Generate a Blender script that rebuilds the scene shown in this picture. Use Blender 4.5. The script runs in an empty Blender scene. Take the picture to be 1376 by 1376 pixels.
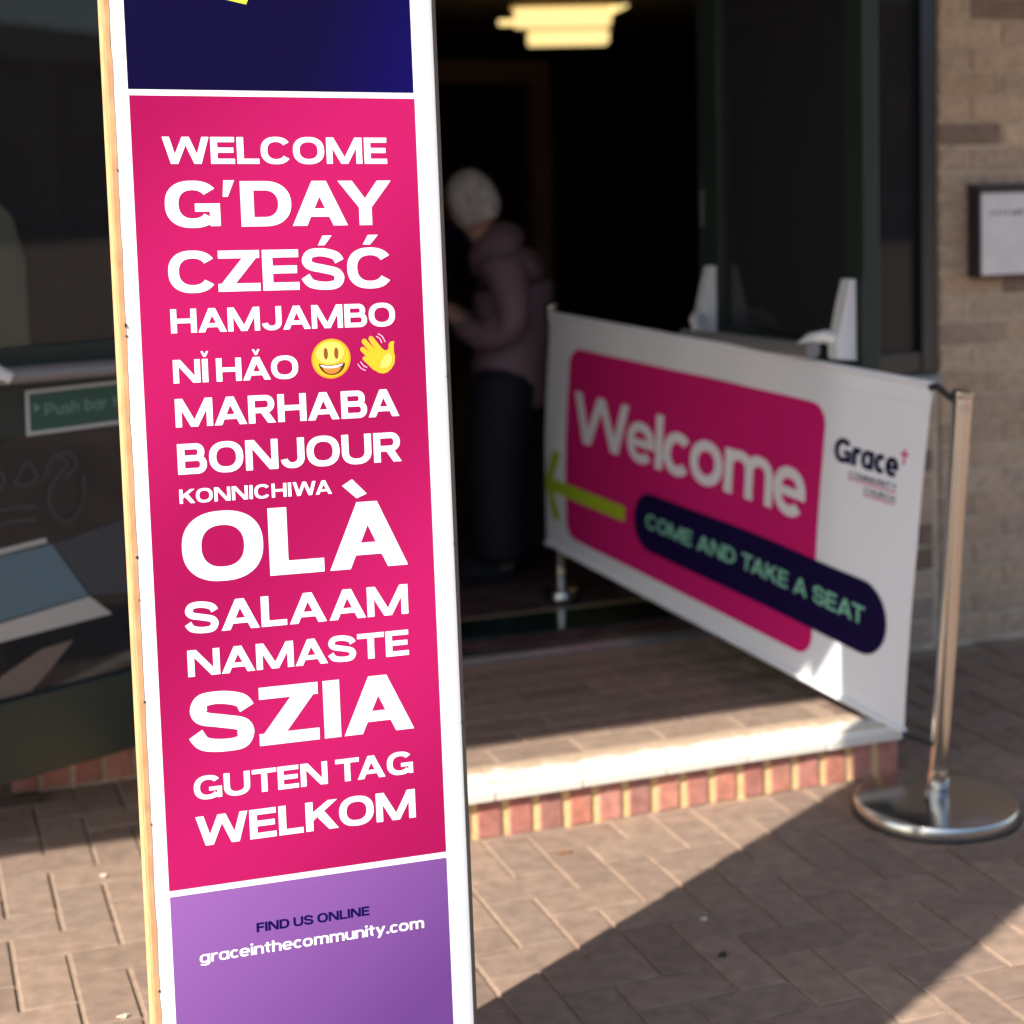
import bpy, bmesh, math, random
from mathutils import Vector, Matrix, geometry
random.seed(7)
R = math.radians
scene = bpy.context.scene
col = scene.collection

# ------------------------------------------------------------------ camera
CAM_H = 1.45
PITCH, ROLL = R(3.6), .02
FPX, PPX, PPY = 2300., 688., 382.
fw = Vector((0, math.cos(PITCH), -math.sin(PITCH)))
r0 = Vector((1, 0, 0)); u0 = r0.cross(fw)
cr = r0*math.cos(ROLL) - u0*math.sin(ROLL)
cu = u0*math.cos(ROLL) + r0*math.sin(ROLL)
cam = bpy.data.cameras.new('camera')
cam.sensor_width = 36; cam.lens = 36*FPX/1376
cam.shift_y = -(688-PPY)/1376
cam.clip_start = .05; cam.clip_end = 400
cam.dof.use_dof = True; cam.dof.focus_distance = 2.37; cam.dof.aperture_fstop = 3.1
camo = bpy.data.objects.new('camera', cam); col.objects.link(camo)
m = Matrix((cr, cu, -fw)).transposed().to_4x4(); m.translation = (0, 0, CAM_H)
camo.matrix_world = m
scene.camera = camo
def project(p):
    q = Vector(p) - Vector((0, 0, CAM_H)); z = q.dot(fw)
    if z < .1: return None
    return PPX + FPX*q.dot(cr)/z, PPY - FPX*q.dot(cu)/z, z

# ------------------------------------------------------------------ light
SUN_EL = R(34)
LX, LY = .640, .770                      # horizontal travel of the light
world = bpy.data.worlds.new('World'); scene.world = world; world.use_nodes = True
wn = world.node_tree
bg = wn.nodes['Background']; bg.inputs['Strength'].default_value = .113
sky = wn.nodes.new('ShaderNodeTexSky'); sky.sky_type = 'NISHITA'; sky.sun_disc = False
sky.sun_elevation = SUN_EL
sky.sun_rotation = math.atan2(-LX, -LY)
wn.links.new(sky.outputs[0], bg.inputs['Color'])
sun = bpy.data.lights.new('sun', 'SUN'); sun.energy = 5.0; sun.angle = R(.5); sun.color = (1, .93, .82)
suno = bpy.data.objects.new('sun', sun); col.objects.link(suno)
suno.rotation_euler = Vector((LX*math.cos(SUN_EL), LY*math.cos(SUN_EL), -math.sin(SUN_EL))).to_track_quat('-Z', 'Y').to_euler()
vs = scene.view_settings
vs.view_transform = 'Standard'; vs.look = 'None'; vs.exposure = 1.12; vs.gamma = 1; vs.use_curve_mapping = False
scene.render.engine = 'CYCLES'
scene.cycles.max_bounces = 10; scene.cycles.transparent_max_bounces = 16

# ------------------------------------------------------------------ helpers
TH = R(19.9)                            # the facade runs this much away from the picture plane
FV = Vector((math.cos(TH), math.sin(TH), 0)); NV = Vector((-math.sin(TH), math.cos(TH), 0))
def P(s, n, z=0.): return FV*s + NV*n + Vector((0, 0, z))

def tag(o, label=None, cat=None, group=None, kind=None):
    if label: o['label'] = label
    if cat: o['category'] = cat
    if group: o['group'] = group
    if kind: o['kind'] = kind
    return o
def thing(name, loc, label=None, cat=None, rz=TH, group=None, kind=None):
    o = bpy.data.objects.new(name, None); o.empty_display_size = .1; col.objects.link(o)
    o.location = loc; o.rotation_euler = (0, 0, rz)
    return tag(o, label, cat, group, kind)
def link(name, me, mat=None, parent=None, loc=None, smooth=False):
    if mat is not None and not me.materials: me.materials.append(mat)
    if smooth:
        for p in me.polygons: p.use_smooth = True
    o = bpy.data.objects.new(name, me); col.objects.link(o)
    if parent: o.parent = parent
    if loc is not None: o.location = loc
    return o
def mesh(name, v, f, mat=None):
    me = bpy.data.meshes.new(name); me.from_pydata([tuple(x) for x in v], [], f); me.update()
    if mat: me.materials.append(mat)
    return me

class MB:
    """collects simple solids into one mesh"""
    def __init__(s): s.bm = bmesh.new()
    def box(s, x0, x1, y0, y1, z0, z1, bev=0.):
        v = [s.bm.verts.new((x, y, z)) for x in (x0, x1) for y in (y0, y1) for z in (z0, z1)]
        fs = [(0, 1, 3, 2), (4, 6, 7, 5), (0, 4, 5, 1), (2, 3, 7, 6), (0, 2, 6, 4), (1, 5, 7, 3)]
        faces = [s.bm.faces.new([v[i] for i in q]) for q in fs]
        if bev > 0:
            ed = list({e for f in faces for e in f.edges})
            bmesh.ops.bevel(s.bm, geom=ed, offset=bev, segments=2, affect='EDGES', profile=.6)
        return s
    def prism(s, pts, axis, a0, a1, bev=0):
        """polygon pts extruded along an axis; pts are the two remaining coordinates in order"""
        def mk(p, a):
            if axis == 'x': return (a, p[0], p[1])
            if axis == 'y': return (p[0], a, p[1])
            return (p[0], p[1], a)
        lo = [s.bm.verts.new(mk(p, a0)) for p in pts]; hi = [s.bm.verts.new(mk(p, a1)) for p in pts]
        n = len(pts)
        fs = [s.bm.faces.new(lo), s.bm.faces.new(hi[::-1])]
        for i in range(n): fs.append(s.bm.faces.new((lo[i], hi[i], hi[(i+1) % n], lo[(i+1) % n])))
        if bev > 0:
            ed = list({e for f in fs[:2] for e in f.edges})
            bmesh.ops.bevel(s.bm, geom=ed, offset=bev, segments=2, affect='EDGES', profile=.6)
        return s
    def tube(s, path, rad, seg=16, cap=True):
        path = [Vector(p) for p in path]
        rads = rad if isinstance(rad, (list, tuple)) else [rad]*len(path)
        rings = []
        up = None
        for i, p in enumerate(path):
            t = (path[min(i+1, len(path)-1)] - path[max(i-1, 0)]).normalized()
            if up is None: up = t.orthogonal().normalized()
            up = (up - t*up.dot(t)).normalized(); w = t.cross(up)
            rings.append([s.bm.verts.new(p + (up*math.cos(2*math.pi*k/seg) + w*math.sin(2*math.pi*k/seg))*rads[i]) for k in range(seg)])
        for a, b in zip(rings, rings[1:]):
            for k in range(seg): s.bm.faces.new((a[k], a[(k+1) % seg], b[(k+1) % seg], b[k]))
        if cap: s.bm.faces.new(rings[0][::-1]); s.bm.faces.new(rings[-1])
        return s
    def lathe(s, prof, seg=48, loc=(0, 0, 0)):
        rings = []
        for (r, z) in prof:
            if r < 1e-6: rings.append([s.bm.verts.new((loc[0], loc[1], loc[2]+z))])
            else: rings.append([s.bm.verts.new((loc[0]+r*math.cos(2*math.pi*k/seg), loc[1]+r*math.sin(2*math.pi*k/seg), loc[2]+z)) for k in range(seg)])
        for a, b in zip(rings, rings[1:]):
            for k in range(seg):
                k2 = (k+1) % seg
                if len(a) == 1 and len(b) > 1: s.bm.faces.new((a[0], b[k2], b[k]))
                elif len(b) == 1 and len(a) > 1: s.bm.faces.new((a[k], a[k2], b[0]))
                elif len(a) > 1: s.bm.faces.new((a[k], a[k2], b[k2], b[k]))
        return s
    def build(s, name, mat, parent=None, smooth=False, loc=None):
        bmesh.ops.recalc_face_normals(s.bm, faces=s.bm.faces[:])
        me = bpy.data.meshes.new(name); s.bm.to_mesh(me); s.bm.free()
        o = link(name, me, mat, parent, loc)
        if smooth:
            for p in me.polygons: p.use_smooth = True
            try: me.set_sharp_from_angle(angle=R(35))
            except Exception: pass
        return o

# ------------------------------------------------------------------ materials
def S2L(c): return tuple(((x/255)/12.92 if x/255 <= .04045 else ((x/255+.055)/1.055)**2.4) for x in c)
def mat(name, base=(.5, .5, .5), rough=.6, metal=0., var=0., noise=0., nscale=40., bump=0., bscale=200., spec=.5, rand=None, dirt=0., dscale=3., dcol=(.03, .028, .025), coat=0.):
    """rand: 'obj' or 'island' gives each piece its own shade"""
    m = bpy.data.materials.new(name); m.use_nodes = True
    nt = m.node_tree; N = nt.nodes; L = nt.links; b = N['Principled BSDF']
    b.inputs['Roughness'].default_value = rough; b.inputs['Metallic'].default_value = metal
    b.inputs['Specular IOR Level'].default_value = spec; b.inputs['Coat Weight'].default_value = coat
    tc = N.new('ShaderNodeTexCoord')
    cols = base if isinstance(base[0], (tuple, list)) else [base]
    if len(cols) == 1:
        rgb = N.new('ShaderNodeRGB'); rgb.outputs[0].default_value = (*cols[0], 1); cur = rgb.outputs[0]
    if rand:
        rr = N.new('ShaderNodeObjectInfo').outputs['Random'] if rand == 'obj' else N.new('ShaderNodeNewGeometry').outputs['Random Per Island']
        if len(cols) > 1:
            cp = N.new('ShaderNodeValToRGB'); L.new(rr, cp.inputs[0]); cp.color_ramp.interpolation = 'CONSTANT'
            el = cp.color_ramp.elements
            while len(el) < len(cols): el.new(.5)
            for i, c in enumerate(cols): el[i].position = i/len(cols) if i < len(cols)-1 or len(cols) < 8 else .94; el[i].color = (*c, 1)
            cur = cp.outputs[0]
        mp = N.new('ShaderNodeMath'); mp.operation = 'MULTIPLY'; mp.inputs[1].default_value = 37.3; L.new(rr, mp.inputs[0])
        fr = N.new('ShaderNodeMath'); fr.operation = 'FRACT'; L.new(mp.outputs[0], fr.inputs[0])
        mr = N.new('ShaderNodeMapRange'); mr.inputs['To Min'].default_value = 1-var; mr.inputs['To Max'].default_value = 1+var; L.new(fr.outputs[0], mr.inputs[0])
        hs = N.new('ShaderNodeHueSaturation'); L.new(mr.outputs[0], hs.inputs['Value']); L.new(cur, hs.inputs['Color']); cur = hs.outputs[0]
    if noise > 0:
        no = N.new('ShaderNodeTexNoise'); no.inputs['Scale'].default_value = nscale; no.inputs['Detail'].default_value = 6
        ge = N.new('ShaderNodeNewGeometry'); L.new(ge.outputs['Position'], no.inputs['Vector'])
        mr = N.new('ShaderNodeMapRange'); mr.inputs['From Min'].default_value = .3; mr.inputs['From Max'].default_value = .7
        mr.inputs['To Min'].default_value = 1-noise; mr.inputs['To Max'].default_value = 1+noise; L.new(no.outputs[0], mr.inputs[0])
        hs = N.new('ShaderNodeHueSaturation'); L.new(mr.outputs[0], hs.inputs['Value']); L.new(cur, hs.inputs['Color']); cur = hs.outputs[0]
    if dirt > 0:
        no = N.new('ShaderNodeTexNoise'); no.inputs['Scale'].default_value = dscale; no.inputs['Detail'].default_value = 8; no.inputs['Roughness'].default_value = .65
        ge = N.new('ShaderNodeNewGeometry'); L.new(ge.outputs['Position'], no.inputs['Vector'])
        mr = N.new('ShaderNodeMapRange'); mr.inputs['From Min'].default_value = .5; mr.inputs['From Max'].default_value = .75; mr.inputs['To Max'].default_value = dirt; L.new(no.outputs[0], mr.inputs[0])
        mx = N.new('ShaderNodeMix'); mx.data_type = 'RGBA'; L.new(mr.outputs[0], mx.inputs['Factor']); L.new(cur, mx.inputs['A']); mx.inputs['B'].default_value = (*dcol, 1); cur = mx.outputs['Result']
    L.new(cur, b.inputs['Base Color'])
    if bump > 0:
        no = N.new('ShaderNodeTexNoise'); no.inputs['Scale'].default_value = bscale; no.inputs['Detail'].default_value = 5
        ge = N.new('ShaderNodeNewGeometry'); L.new(ge.outputs['Position'], no.inputs['Vector'])
        bp = N.new('ShaderNodeBump'); bp.inputs['Strength'].default_value = bump; bp.inputs['Distance'].default_value = .002
        L.new(no.outputs[0], bp.inputs['Height']); L.new(bp.outputs[0], b.inputs['Normal'])
    return m
def glass(name, tint=(.35, .37, .38), refl=1.0, rough=.0, ior=1.5, haze=.05):
    m = bpy.data.materials.new(name); m.use_nodes = True
    nt = m.node_tree; N = nt.nodes; L = nt.links; N.remove(N['Principled BSDF'])
    t = N.new('ShaderNodeBsdfTransparent'); t.inputs[0].default_value = (*tint, 1)
    g = N.new('ShaderNodeBsdfGlossy'); g.inputs['Roughness'].default_value = rough; g.inputs['Color'].default_value = (refl, refl, refl, 1)
    f = N.new('ShaderNodeFresnel'); f.inputs['IOR'].default_value = ior
    mx = N.new('ShaderNodeMixShader'); L.new(f.outputs[0], mx.inputs[0]); L.new(t.outputs[0], mx.inputs[1]); L.new(g.outputs[0], mx.inputs[2])
    df = N.new('ShaderNodeBsdfDiffuse'); df.inputs[0].default_value = (.30, .31, .36, 1)
    m2 = N.new('ShaderNodeMixShader'); m2.inputs[0].default_value = haze; L.new(mx.outputs[0], m2.inputs[1]); L.new(df.outputs[0], m2.inputs[2])
    L.new(m2.outputs[0], N['Material Output'].inputs['Surface'])
    return m
def emis(name, c, st):
    m = bpy.data.materials.new(name); m.use_nodes = True
    b = m.node_tree.nodes['Principled BSDF']; b.inputs['Base Color'].default_value = (*c, 1)
    b.inputs['Emission Color'].default_value = (*c, 1); b.inputs['Emission Strength'].default_value = st
    return m
def print_grad(name, c1, c2, dx, dz, off, period=None, rough=.45):
    """flat print whose ink runs between two colours along a diagonal of the artwork"""
    m = bpy.data.materials.new(name); m.use_nodes = True
    nt = m.node_tree; N = nt.nodes; L = nt.links; b = N['Principled BSDF']; b.inputs['Roughness'].default_value = rough; b.inputs['Specular IOR Level'].default_value = .04
    tc = N.new('ShaderNodeTexCoord'); d = N.new('ShaderNodeVectorMath'); d.operation = 'DOT_PRODUCT'; d.inputs[1].default_value = (dx, 0, dz)
    L.new(tc.outputs['Object'], d.inputs[0])
    a = N.new('ShaderNodeMath'); a.operation = 'ADD'; a.inputs[1].default_value = off; L.new(d.outputs['Value'], a.inputs[0]); cur = a.outputs[0]
    if period:
        q = N.new('ShaderNodeMath'); q.operation = 'MULTIPLY'; q.inputs[1].default_value = 2*math.pi/period; L.new(cur, q.inputs[0])
        c = N.new('ShaderNodeMath'); c.operation = 'COSINE'; L.new(q.outputs[0], c.inputs[0])
        h = N.new('ShaderNodeMath'); h.operation = 'MULTIPLY_ADD'; h.inputs[1].default_value = .5; h.inputs[2].default_value = .5; L.new(c.outputs[0], h.inputs[0]); cur = h.outputs[0]
    mx = N.new('ShaderNodeMix'); mx.data_type = 'RGBA'; L.new(cur, mx.inputs['Factor']); mx.inputs['A'].default_value = (*c1, 1); mx.inputs['B'].default_value = (*c2, 1)
    L.new(mx.outputs['Result'], b.inputs['Base Color'])
    return m

# ------------------------------------------------------------------ lettering: strokes and outlines joined by a constrained triangulation
def rect(x0, y0, x1, y1): return [(x0, y0), (x1, y0), (x1, y1), (x0, y1)]
def sell(cx, cy, rx, ry, a, e=2.35):
    c, s = math.cos(a), math.sin(a)
    return (cx + rx*math.copysign(abs(c)**(2/e), c), cy + ry*math.copysign(abs(s)**(2/e), s))
def ell(cx, cy, rx, ry, a0=0, a1=360, n=40, e=2.35): return [sell(cx, cy, rx, ry, R(a0+(a1-a0)*i/n), e) for i in range(n+1)]
def arcband(cx, cy, rx, ry, sv, sh, a0, a1, n=36, e=2.35):
    """ring segment as quads"""
    o = ell(cx, cy, rx, ry, a0, a1, n, e); i = ell(cx, cy, rx-sv, ry-sh, a0, a1, n, e)
    return [[o[k], o[k+1], i[k+1], i[k]] for k in range(n)]
def diag(xb, xt, w, y0=0, y1=1): return [(xb, y0), (xb+w, y0), (xt+w, y1), (xt, y1)]
def stroke(pts, sv, sh, n=5):
    P_ = [Vector((*p, 0)) for p in pts]; out = []
    for i in range(len(P_)-1):
        a = P_[max(i-1, 0)]; b = P_[i]; c = P_[i+1]; d = P_[min(i+2, len(P_)-1)]
        for k in range(n):
            t = k/n
            out.append(.5*((2*b)+(c-a)*t+(2*a-5*b+4*c-d)*t*t+(3*b-a-3*c+d)*t**3))
    out.append(P_[-1]); L_ = []; R_ = []
    for i, p in enumerate(out):
        t = (out[min(i+1, len(out)-1)]-out[max(i-1, 0)]).normalized()
        h = (sh*abs(t.x)+sv*abs(t.y))/2/ (abs(t.x)+abs(t.y))
        nn = Vector((-t.y, t.x, 0)); L_.append(p+nn*h); R_.append(p-nn*h)
    return [[tuple(L_[i][:2]), tuple(L_[i+1][:2]), tuple(R_[i+1][:2]), tuple(R_[i][:2])] for i in range(len(out)-1)]

def glyph(ch, f):
    """returns (filled polygons, hole polygons, width) in cap-height units"""
    v, h, X, xh = f['sv'], f['sh'], f['ext'], f.get('xh', .74)
    E_ = f.get('e', 2.35)
    def A_(W):
        d = v*1.12
        return [diag(0, W/2-d/2, d), diag(W-d, W/2-d/2, d), [(W*.2, .2), (W*.8, .2), (W*.8-(h)*.4, .2+h*.9), (W*.2+h*.4, .2+h*.9)]], []
    if ch == ' ': return [], [], f.get('space', .32)
    if ch in 'AĂÀ':
        W = 1.18*X; p, q = A_(W)
        if ch == 'À': p.append([(.24, 1.26), (.40, 1.35), (.62, 1.12), (.46, 1.06)])
        return p, q, W
    if ch == 'B':
        W = .98*X; m = .52
        p = [rect(0, 0, v, 1)]
        for (y0, y1, w) in ((0, m+h/2, W), (m-h/2, 1, W*.93)):
            r = (y1-y0)/2; p += arcband(w-r*1.05, y0+r, r*1.05, r, v*.95, h, -90, 90, 20, 2.1)
            p += [rect(v*.5, y0, w-r*1.05, y0+h), rect(v*.5, y1-h, w-r*1.05, y1)]
        return p, [], W
    if ch in 'CĆGO':
        W = (1.12 if ch != 'O' else 1.16)*X; ov = .015; cx = W/2; rx = W/2; ry = .5+ov
        if ch == 'O': return arcband(cx, .5, rx, ry, v, h*1.02, 0, 360, 56, E_), [], W
        if ch == 'G':
            p = arcband(cx, .5, rx, ry, v, h, 38, 322, 48, E_)
            p += [rect(W*.54, .34, W, .34+h*.86), rect(W-v*.78, 0.02, W, .40)]
            return p, [], W
        p = arcband(cx, .5, rx, ry, v, h, 34, 326, 48, E_)
        if ch == 'Ć': p.append([(W*.36, 1.09), (W*.52, 1.09), (W*.70, 1.33), (W*.48, 1.33)])
        return p, [], W
    if ch == 'D':
        W = 1.06*X; r = .5
        p = [rect(0, 0, v, 1)]; rx = min(r*1.15, W*.62); p += arcband(W-rx, .5, rx, .5, v, h, -90, 90, 30, 2.2)
        p += [rect(v*.5, 0, W-rx, h), rect(v*.5, 1-h, W-rx, 1)]; return p, [], W
    if ch in 'EFL':
        W = {'E': .86, 'F': .82, 'L': .80}[ch]*X; p = [rect(0, 0, v, 1)]
        if ch in 'EL': p.append(rect(v*.5, 0, W, h))
        if ch in 'EF': p += [rect(v*.5, 1-h, W, 1), rect(v*.5, .5-h/2+.01, W*.95, .5+h/2+.01)]
        return p, [], W
    if ch == 'H':
        W = 1.06*X; return [rect(0, 0, v, 1), rect(W-v, 0, W, 1), rect(v*.5, .5-h/2, W-v*.5, .5+h/2)], [], W
    if ch in 'IĬ':
        p = [rect(0, 0, v, 1)]
        if ch == 'Ĭ': p += caron(v/2, v, h)
        return p, [], v
    if ch == 'Ǎ':
        W = 1.18*X; p, q = A_(W); return p + caron(W/2, v, h), q, W
    if ch == 'J':
        W = .84*X; ry = .36; p = arcband(W/2, ry-.01, W/2, ry, v, h, 190, 360, 28, 2.2) + [rect(W-v, ry-.02, W, 1)]; return p, [], W
    if ch == 'K':
        W = 1.08*X; d = v*1.3
        return [rect(0, 0, v, 1), [(v*.6, .28), (v*.6, .28+h*1.5), (W-d-.02, 1), (W-.02, 1)], [(v+.16*X, .44), (v+.36*X, .66), (W, 0), (W-d, 0)]], [], W
    if ch == 'M':
        W = 1.34*X; d = v*1.05
        return [rect(0, 0, v*.92, 1), rect(W-v*.92, 0, W, 1), diag(W/2-d/2, 0.0, d*1.05, .0, 1), [(W/2-d/2, 0), (W/2+d/2, 0), (W, 1), (W-d*1.05, 1)]], [], W
    if ch == 'N':
        W = 1.12*X; d = v*1.25
        return [rect(0, 0, v*.96, 1), rect(W-v*.96, 0, W, 1), [(0, 1), (d, 1), (W, 0), (W-d, 0)]], [], W
    if ch in 'PR':
        W = 1.0*X; y0 = .36 if ch == 'R' else .34; r = (1-y0)/2; w = W*.96
        p = [rect(0, 0, v, 1)] + arcband(w-r*1.1, y0+r, r*1.1, r, v*.95, h, -90, 90, 20, 2.1) + [rect(v*.5, y0, w-r*1.1, y0+h), rect(v*.5, 1-h, w-r*1.1, 1)]
        if ch == 'R': p.append([(W*.38, y0+h*.6), (W*.38+v*1.25, y0+h*.6), (W, 0), (W-v*1.22, 0)])
        return p, [], W
    if ch in 'SŚ':
        W = 1.0*X; a = h/2; b = v/2*.96; ov = .012
        pts = [(W-.10*X, .685), (W-.2*X, .83), (W*.5, 1-a+ov), (W*.21, .885), (b, .725), (W*.2, .585), (W*.5, .505), (W*.8, .42), (W-b, .275), (W*.79, .115), (W*.5, a-ov), (W*.2, .15), (.07*X, .325)]
        p = stroke(pts, v*1.0, h*1.03)
        if ch == 'Ś': p.append([(W*.40, 1.09), (W*.56, 1.09), (W*.74, 1.33), (W*.52, 1.33)])
        return p, [], W
    if ch == 'T':
        W = 1.0*X; return [rect(0, 1-h, W, 1), rect(W/2-v/2, 0, W/2+v/2, 1-h*.5)], [], W
    if ch == 'U':
        W = 1.06*X; ry = .42; return arcband(W/2, ry-.015, W/2, ry, v, h, 180, 360, 30, 2.3) + [rect(0, ry-.03, v, 1), rect(W-v, ry-.03, W, 1)], [], W
    if ch == 'W':
        W = 1.66*X; d = v*1.05; q = W/4
        return [diag(q-d/2, 0, d), diag(q-d/2, 2*q-d/2, d), diag(3*q-d/2, 2*q-d/2, d), diag(3*q-d/2, W-d, d)], [], W
    if ch == 'V':
        W = 1.16*X; d = v*1.1; return [diag(W/2-d/2, 0, d), diag(W/2-d/2, W-d, d)], [], W
    if ch == 'Y':
        W = 1.16*X; d = v*1.12
        return [rect(W/2-v/2, 0, W/2+v/2, .42), [(W/2-v/2, .40), (W/2+v/2, .40), (d, 1), (0, 1)], [(W/2-v/2, .40), (W/2+v/2, .40), (W, 1), (W-d, 1)]], [], W
    if ch == 'Z':
        W = .98*X; d = v*1.35
        return [rect(0, 0, W, h), rect(.02, 1-h, W, 1), [(0, h*.5), (d, h*.5), (W, 1-h*.5), (W-d, 1-h*.5)]], [], W
    if ch == "'":
        return [[(0, .66), (.11, .66), (.26, 1.02), (.03, 1.02)]], [], .26
    # ---- lower case
    ry = xh/2; ov = .012
    if ch == 'o': W = .80*X; return arcband(W/2, ry, W/2, ry+ov, v*.92, h*.95, 0, 360, 44, E_), [], W
    if ch == 'c': W = .72*X; return arcband(W/2, ry, W/2, ry+ov, v*.92, h*.95, 42, 318, 40, E_), [], W
    if ch == 'e':
        W = .80*X; return arcband(W/2, ry, W/2, ry+ov, v*.92, h*.93, 0, 318, 44, E_) + [rect(v*.4, ry-h*.42, W-.005, ry+h*.36)], [], W
    if ch == 's':
        W = .70*X; a = h*.46; b = v*.44
        pts = [(W-.07*X, xh*.72), (W*.78, xh*.87), (W*.5, xh-a), (W*.2, xh*.87), (b, xh*.72), (W*.22, xh*.58), (W*.5, xh*.5), (W*.8, xh*.42), (W-b, xh*.28), (W*.78, xh*.12), (W*.5, a), (W*.2, xh*.14), (.05*X, xh*.3)]
        return stroke(pts, v*.9, h*.85), [], W
    if ch in 'adgq':
        W = .80*X; p = arcband(W/2, ry, W/2, ry+ov, v*.92, h*.9, 0, 360, 40, E_)
        top = 1.0 if ch == 'd' else xh; bot = 0
        if ch == 'g': bot = .0; p += arcband(W/2, -.02, W/2, .24, v*.9, h*.85, 200, 360, 20, 2.2) + [rect(W-v*.9, -.03, W, xh)]
        else: p += [rect(W-v*.9, bot, W, top)]
        return p, [], W
    if ch in 'bp':
        W = .80*X; p = arcband(W/2, ry, W/2, ry+ov, v*.92, h*.9, 0, 360, 40, E_)
        p += [rect(0, 0, v*.9, 1.02) if ch == 'b' else rect(0, -.25, v*.9, xh)]; return p, [], W
    if ch == 'l': return [rect(0, 0, v*.92, 1.0)], [], v*.92
    if ch == 'i': return [rect(0, 0, v*.92, xh), rect(-.005, xh+.12, v*.92+.005, xh+.12+h*.95)], [], v*.92
    if ch == '.': return [rect(0, 0, v*1.02, h*1.1)], [], v*1.02
    if ch in 'nhu':
        W = .74*X; rr = .30
        if ch == 'u': return arcband(W/2, rr-.01, W/2, rr, v*.92, h*.9, 180, 360, 24, 2.2)+[rect(0, rr-.02, v*.92, xh), rect(W-v*.92, 0, W, xh)], [], W
        return arcband(W/2, xh-rr+.01, W/2, rr, v*.92, h*.9, 0, 180, 24, 2.2)+[rect(0, 0, v*.92, 1.0 if ch == 'h' else xh), rect(W-v*.92, 0, W, xh-rr+.02)], [], W
    if ch == 'm':
        W = 1.18*X; w = W/2+v*.46; rr = .29; p = [rect(0, 0, v*.92, xh)]
        for x0 in (0, W-w): p += arcband(x0+w/2, xh-rr+.01, w/2, rr, v*.92, h*.9, 0, 180, 22, 2.2)+[rect(x0+w-v*.92, 0, x0+w, xh-rr+.02)]
        return p, [], W
    if ch == 'r':
        W = .52*X; return [rect(0, 0, v*.92, xh)]+arcband(W*.86, xh-.33, W*.86, .34, v*.92, h*.95, 96, 180, 14, 2.2)+[rect(W*.78, xh-h*.93, W, xh+.01)], [], W
    if ch == 't':
        W = .5*X; return [rect(W*.25, .14, W*.25+v*.92, .95), rect(0, xh-h*.85, W, xh)]+arcband(W*.25+.28, .27, .28, .27, v*.92, h*.9, 180, 262, 12, 2.2), [], W
    if ch == 'y':
        W = .80*X; d = v*1.0; return [diag(W/2-d/2, 0, d, 0, xh), [(W*.28-d/2, -.26), (W*.28+d/2, -.26), (W, xh), (W-d, xh)]], [], W
    return [rect(0, 0, .5, 1)], [], .5
def caron(cx, v, h):
    return [[(cx-.17, 1.33), (cx-.07, 1.33), (cx+.05, 1.09), (cx-.05, 1.09)], [(cx+.17, 1.33), (cx+.07, 1.33), (cx-.05, 1.09), (cx+.05, 1.09)]]
KERN = {'ce': -.07, 'co': -.06, 'ac': .0, 'lc': .0, 'om': .03, 'AY': -.27, 'CZ': -.07, 'ZE': -.02,  'YA': -.2, 'TA': -.16, 'AT': -.16, 'LA': -.0, 'ŁA': 0, 'WE': -.03, 'WA': -.14, "G'": -.02, "'D": .03, 'DA': -.07, 'RA': -.03, 'KO': -.05, 'We': -.06,
        'AR': -.02, 'AL': -.02, 'JA': -.03, 'LK': 0., 'MA': -.03, 'AM': -.03, 'HA': -.03, 'HǍ': -.03, 'NA': -.03, 'IA': -.03, 'AO': -.05, 'ǍO': -.05, 'BA': -.03, 'TE': -.03, 'AS': -.04, 'ST': -.02, 'OL': 0, 'CO': -.02, 'LC': -.02, 'TY': -.02}
def word_polys(s, f, track=.07):
    """as text_polys, one list of polygons for each word"""
    x = 0; words = [[]]
    for i, ch in enumerate(s):
        p, q, W = glyph(ch, f)
        if ch == ' ': words.append([])
        words[-1] += [[(a+x, b) for a, b in pl] for pl in p]
        x += W + track + KERN.get(s[i:i+2], 0)*f['ext']
    return words, x-track
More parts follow.
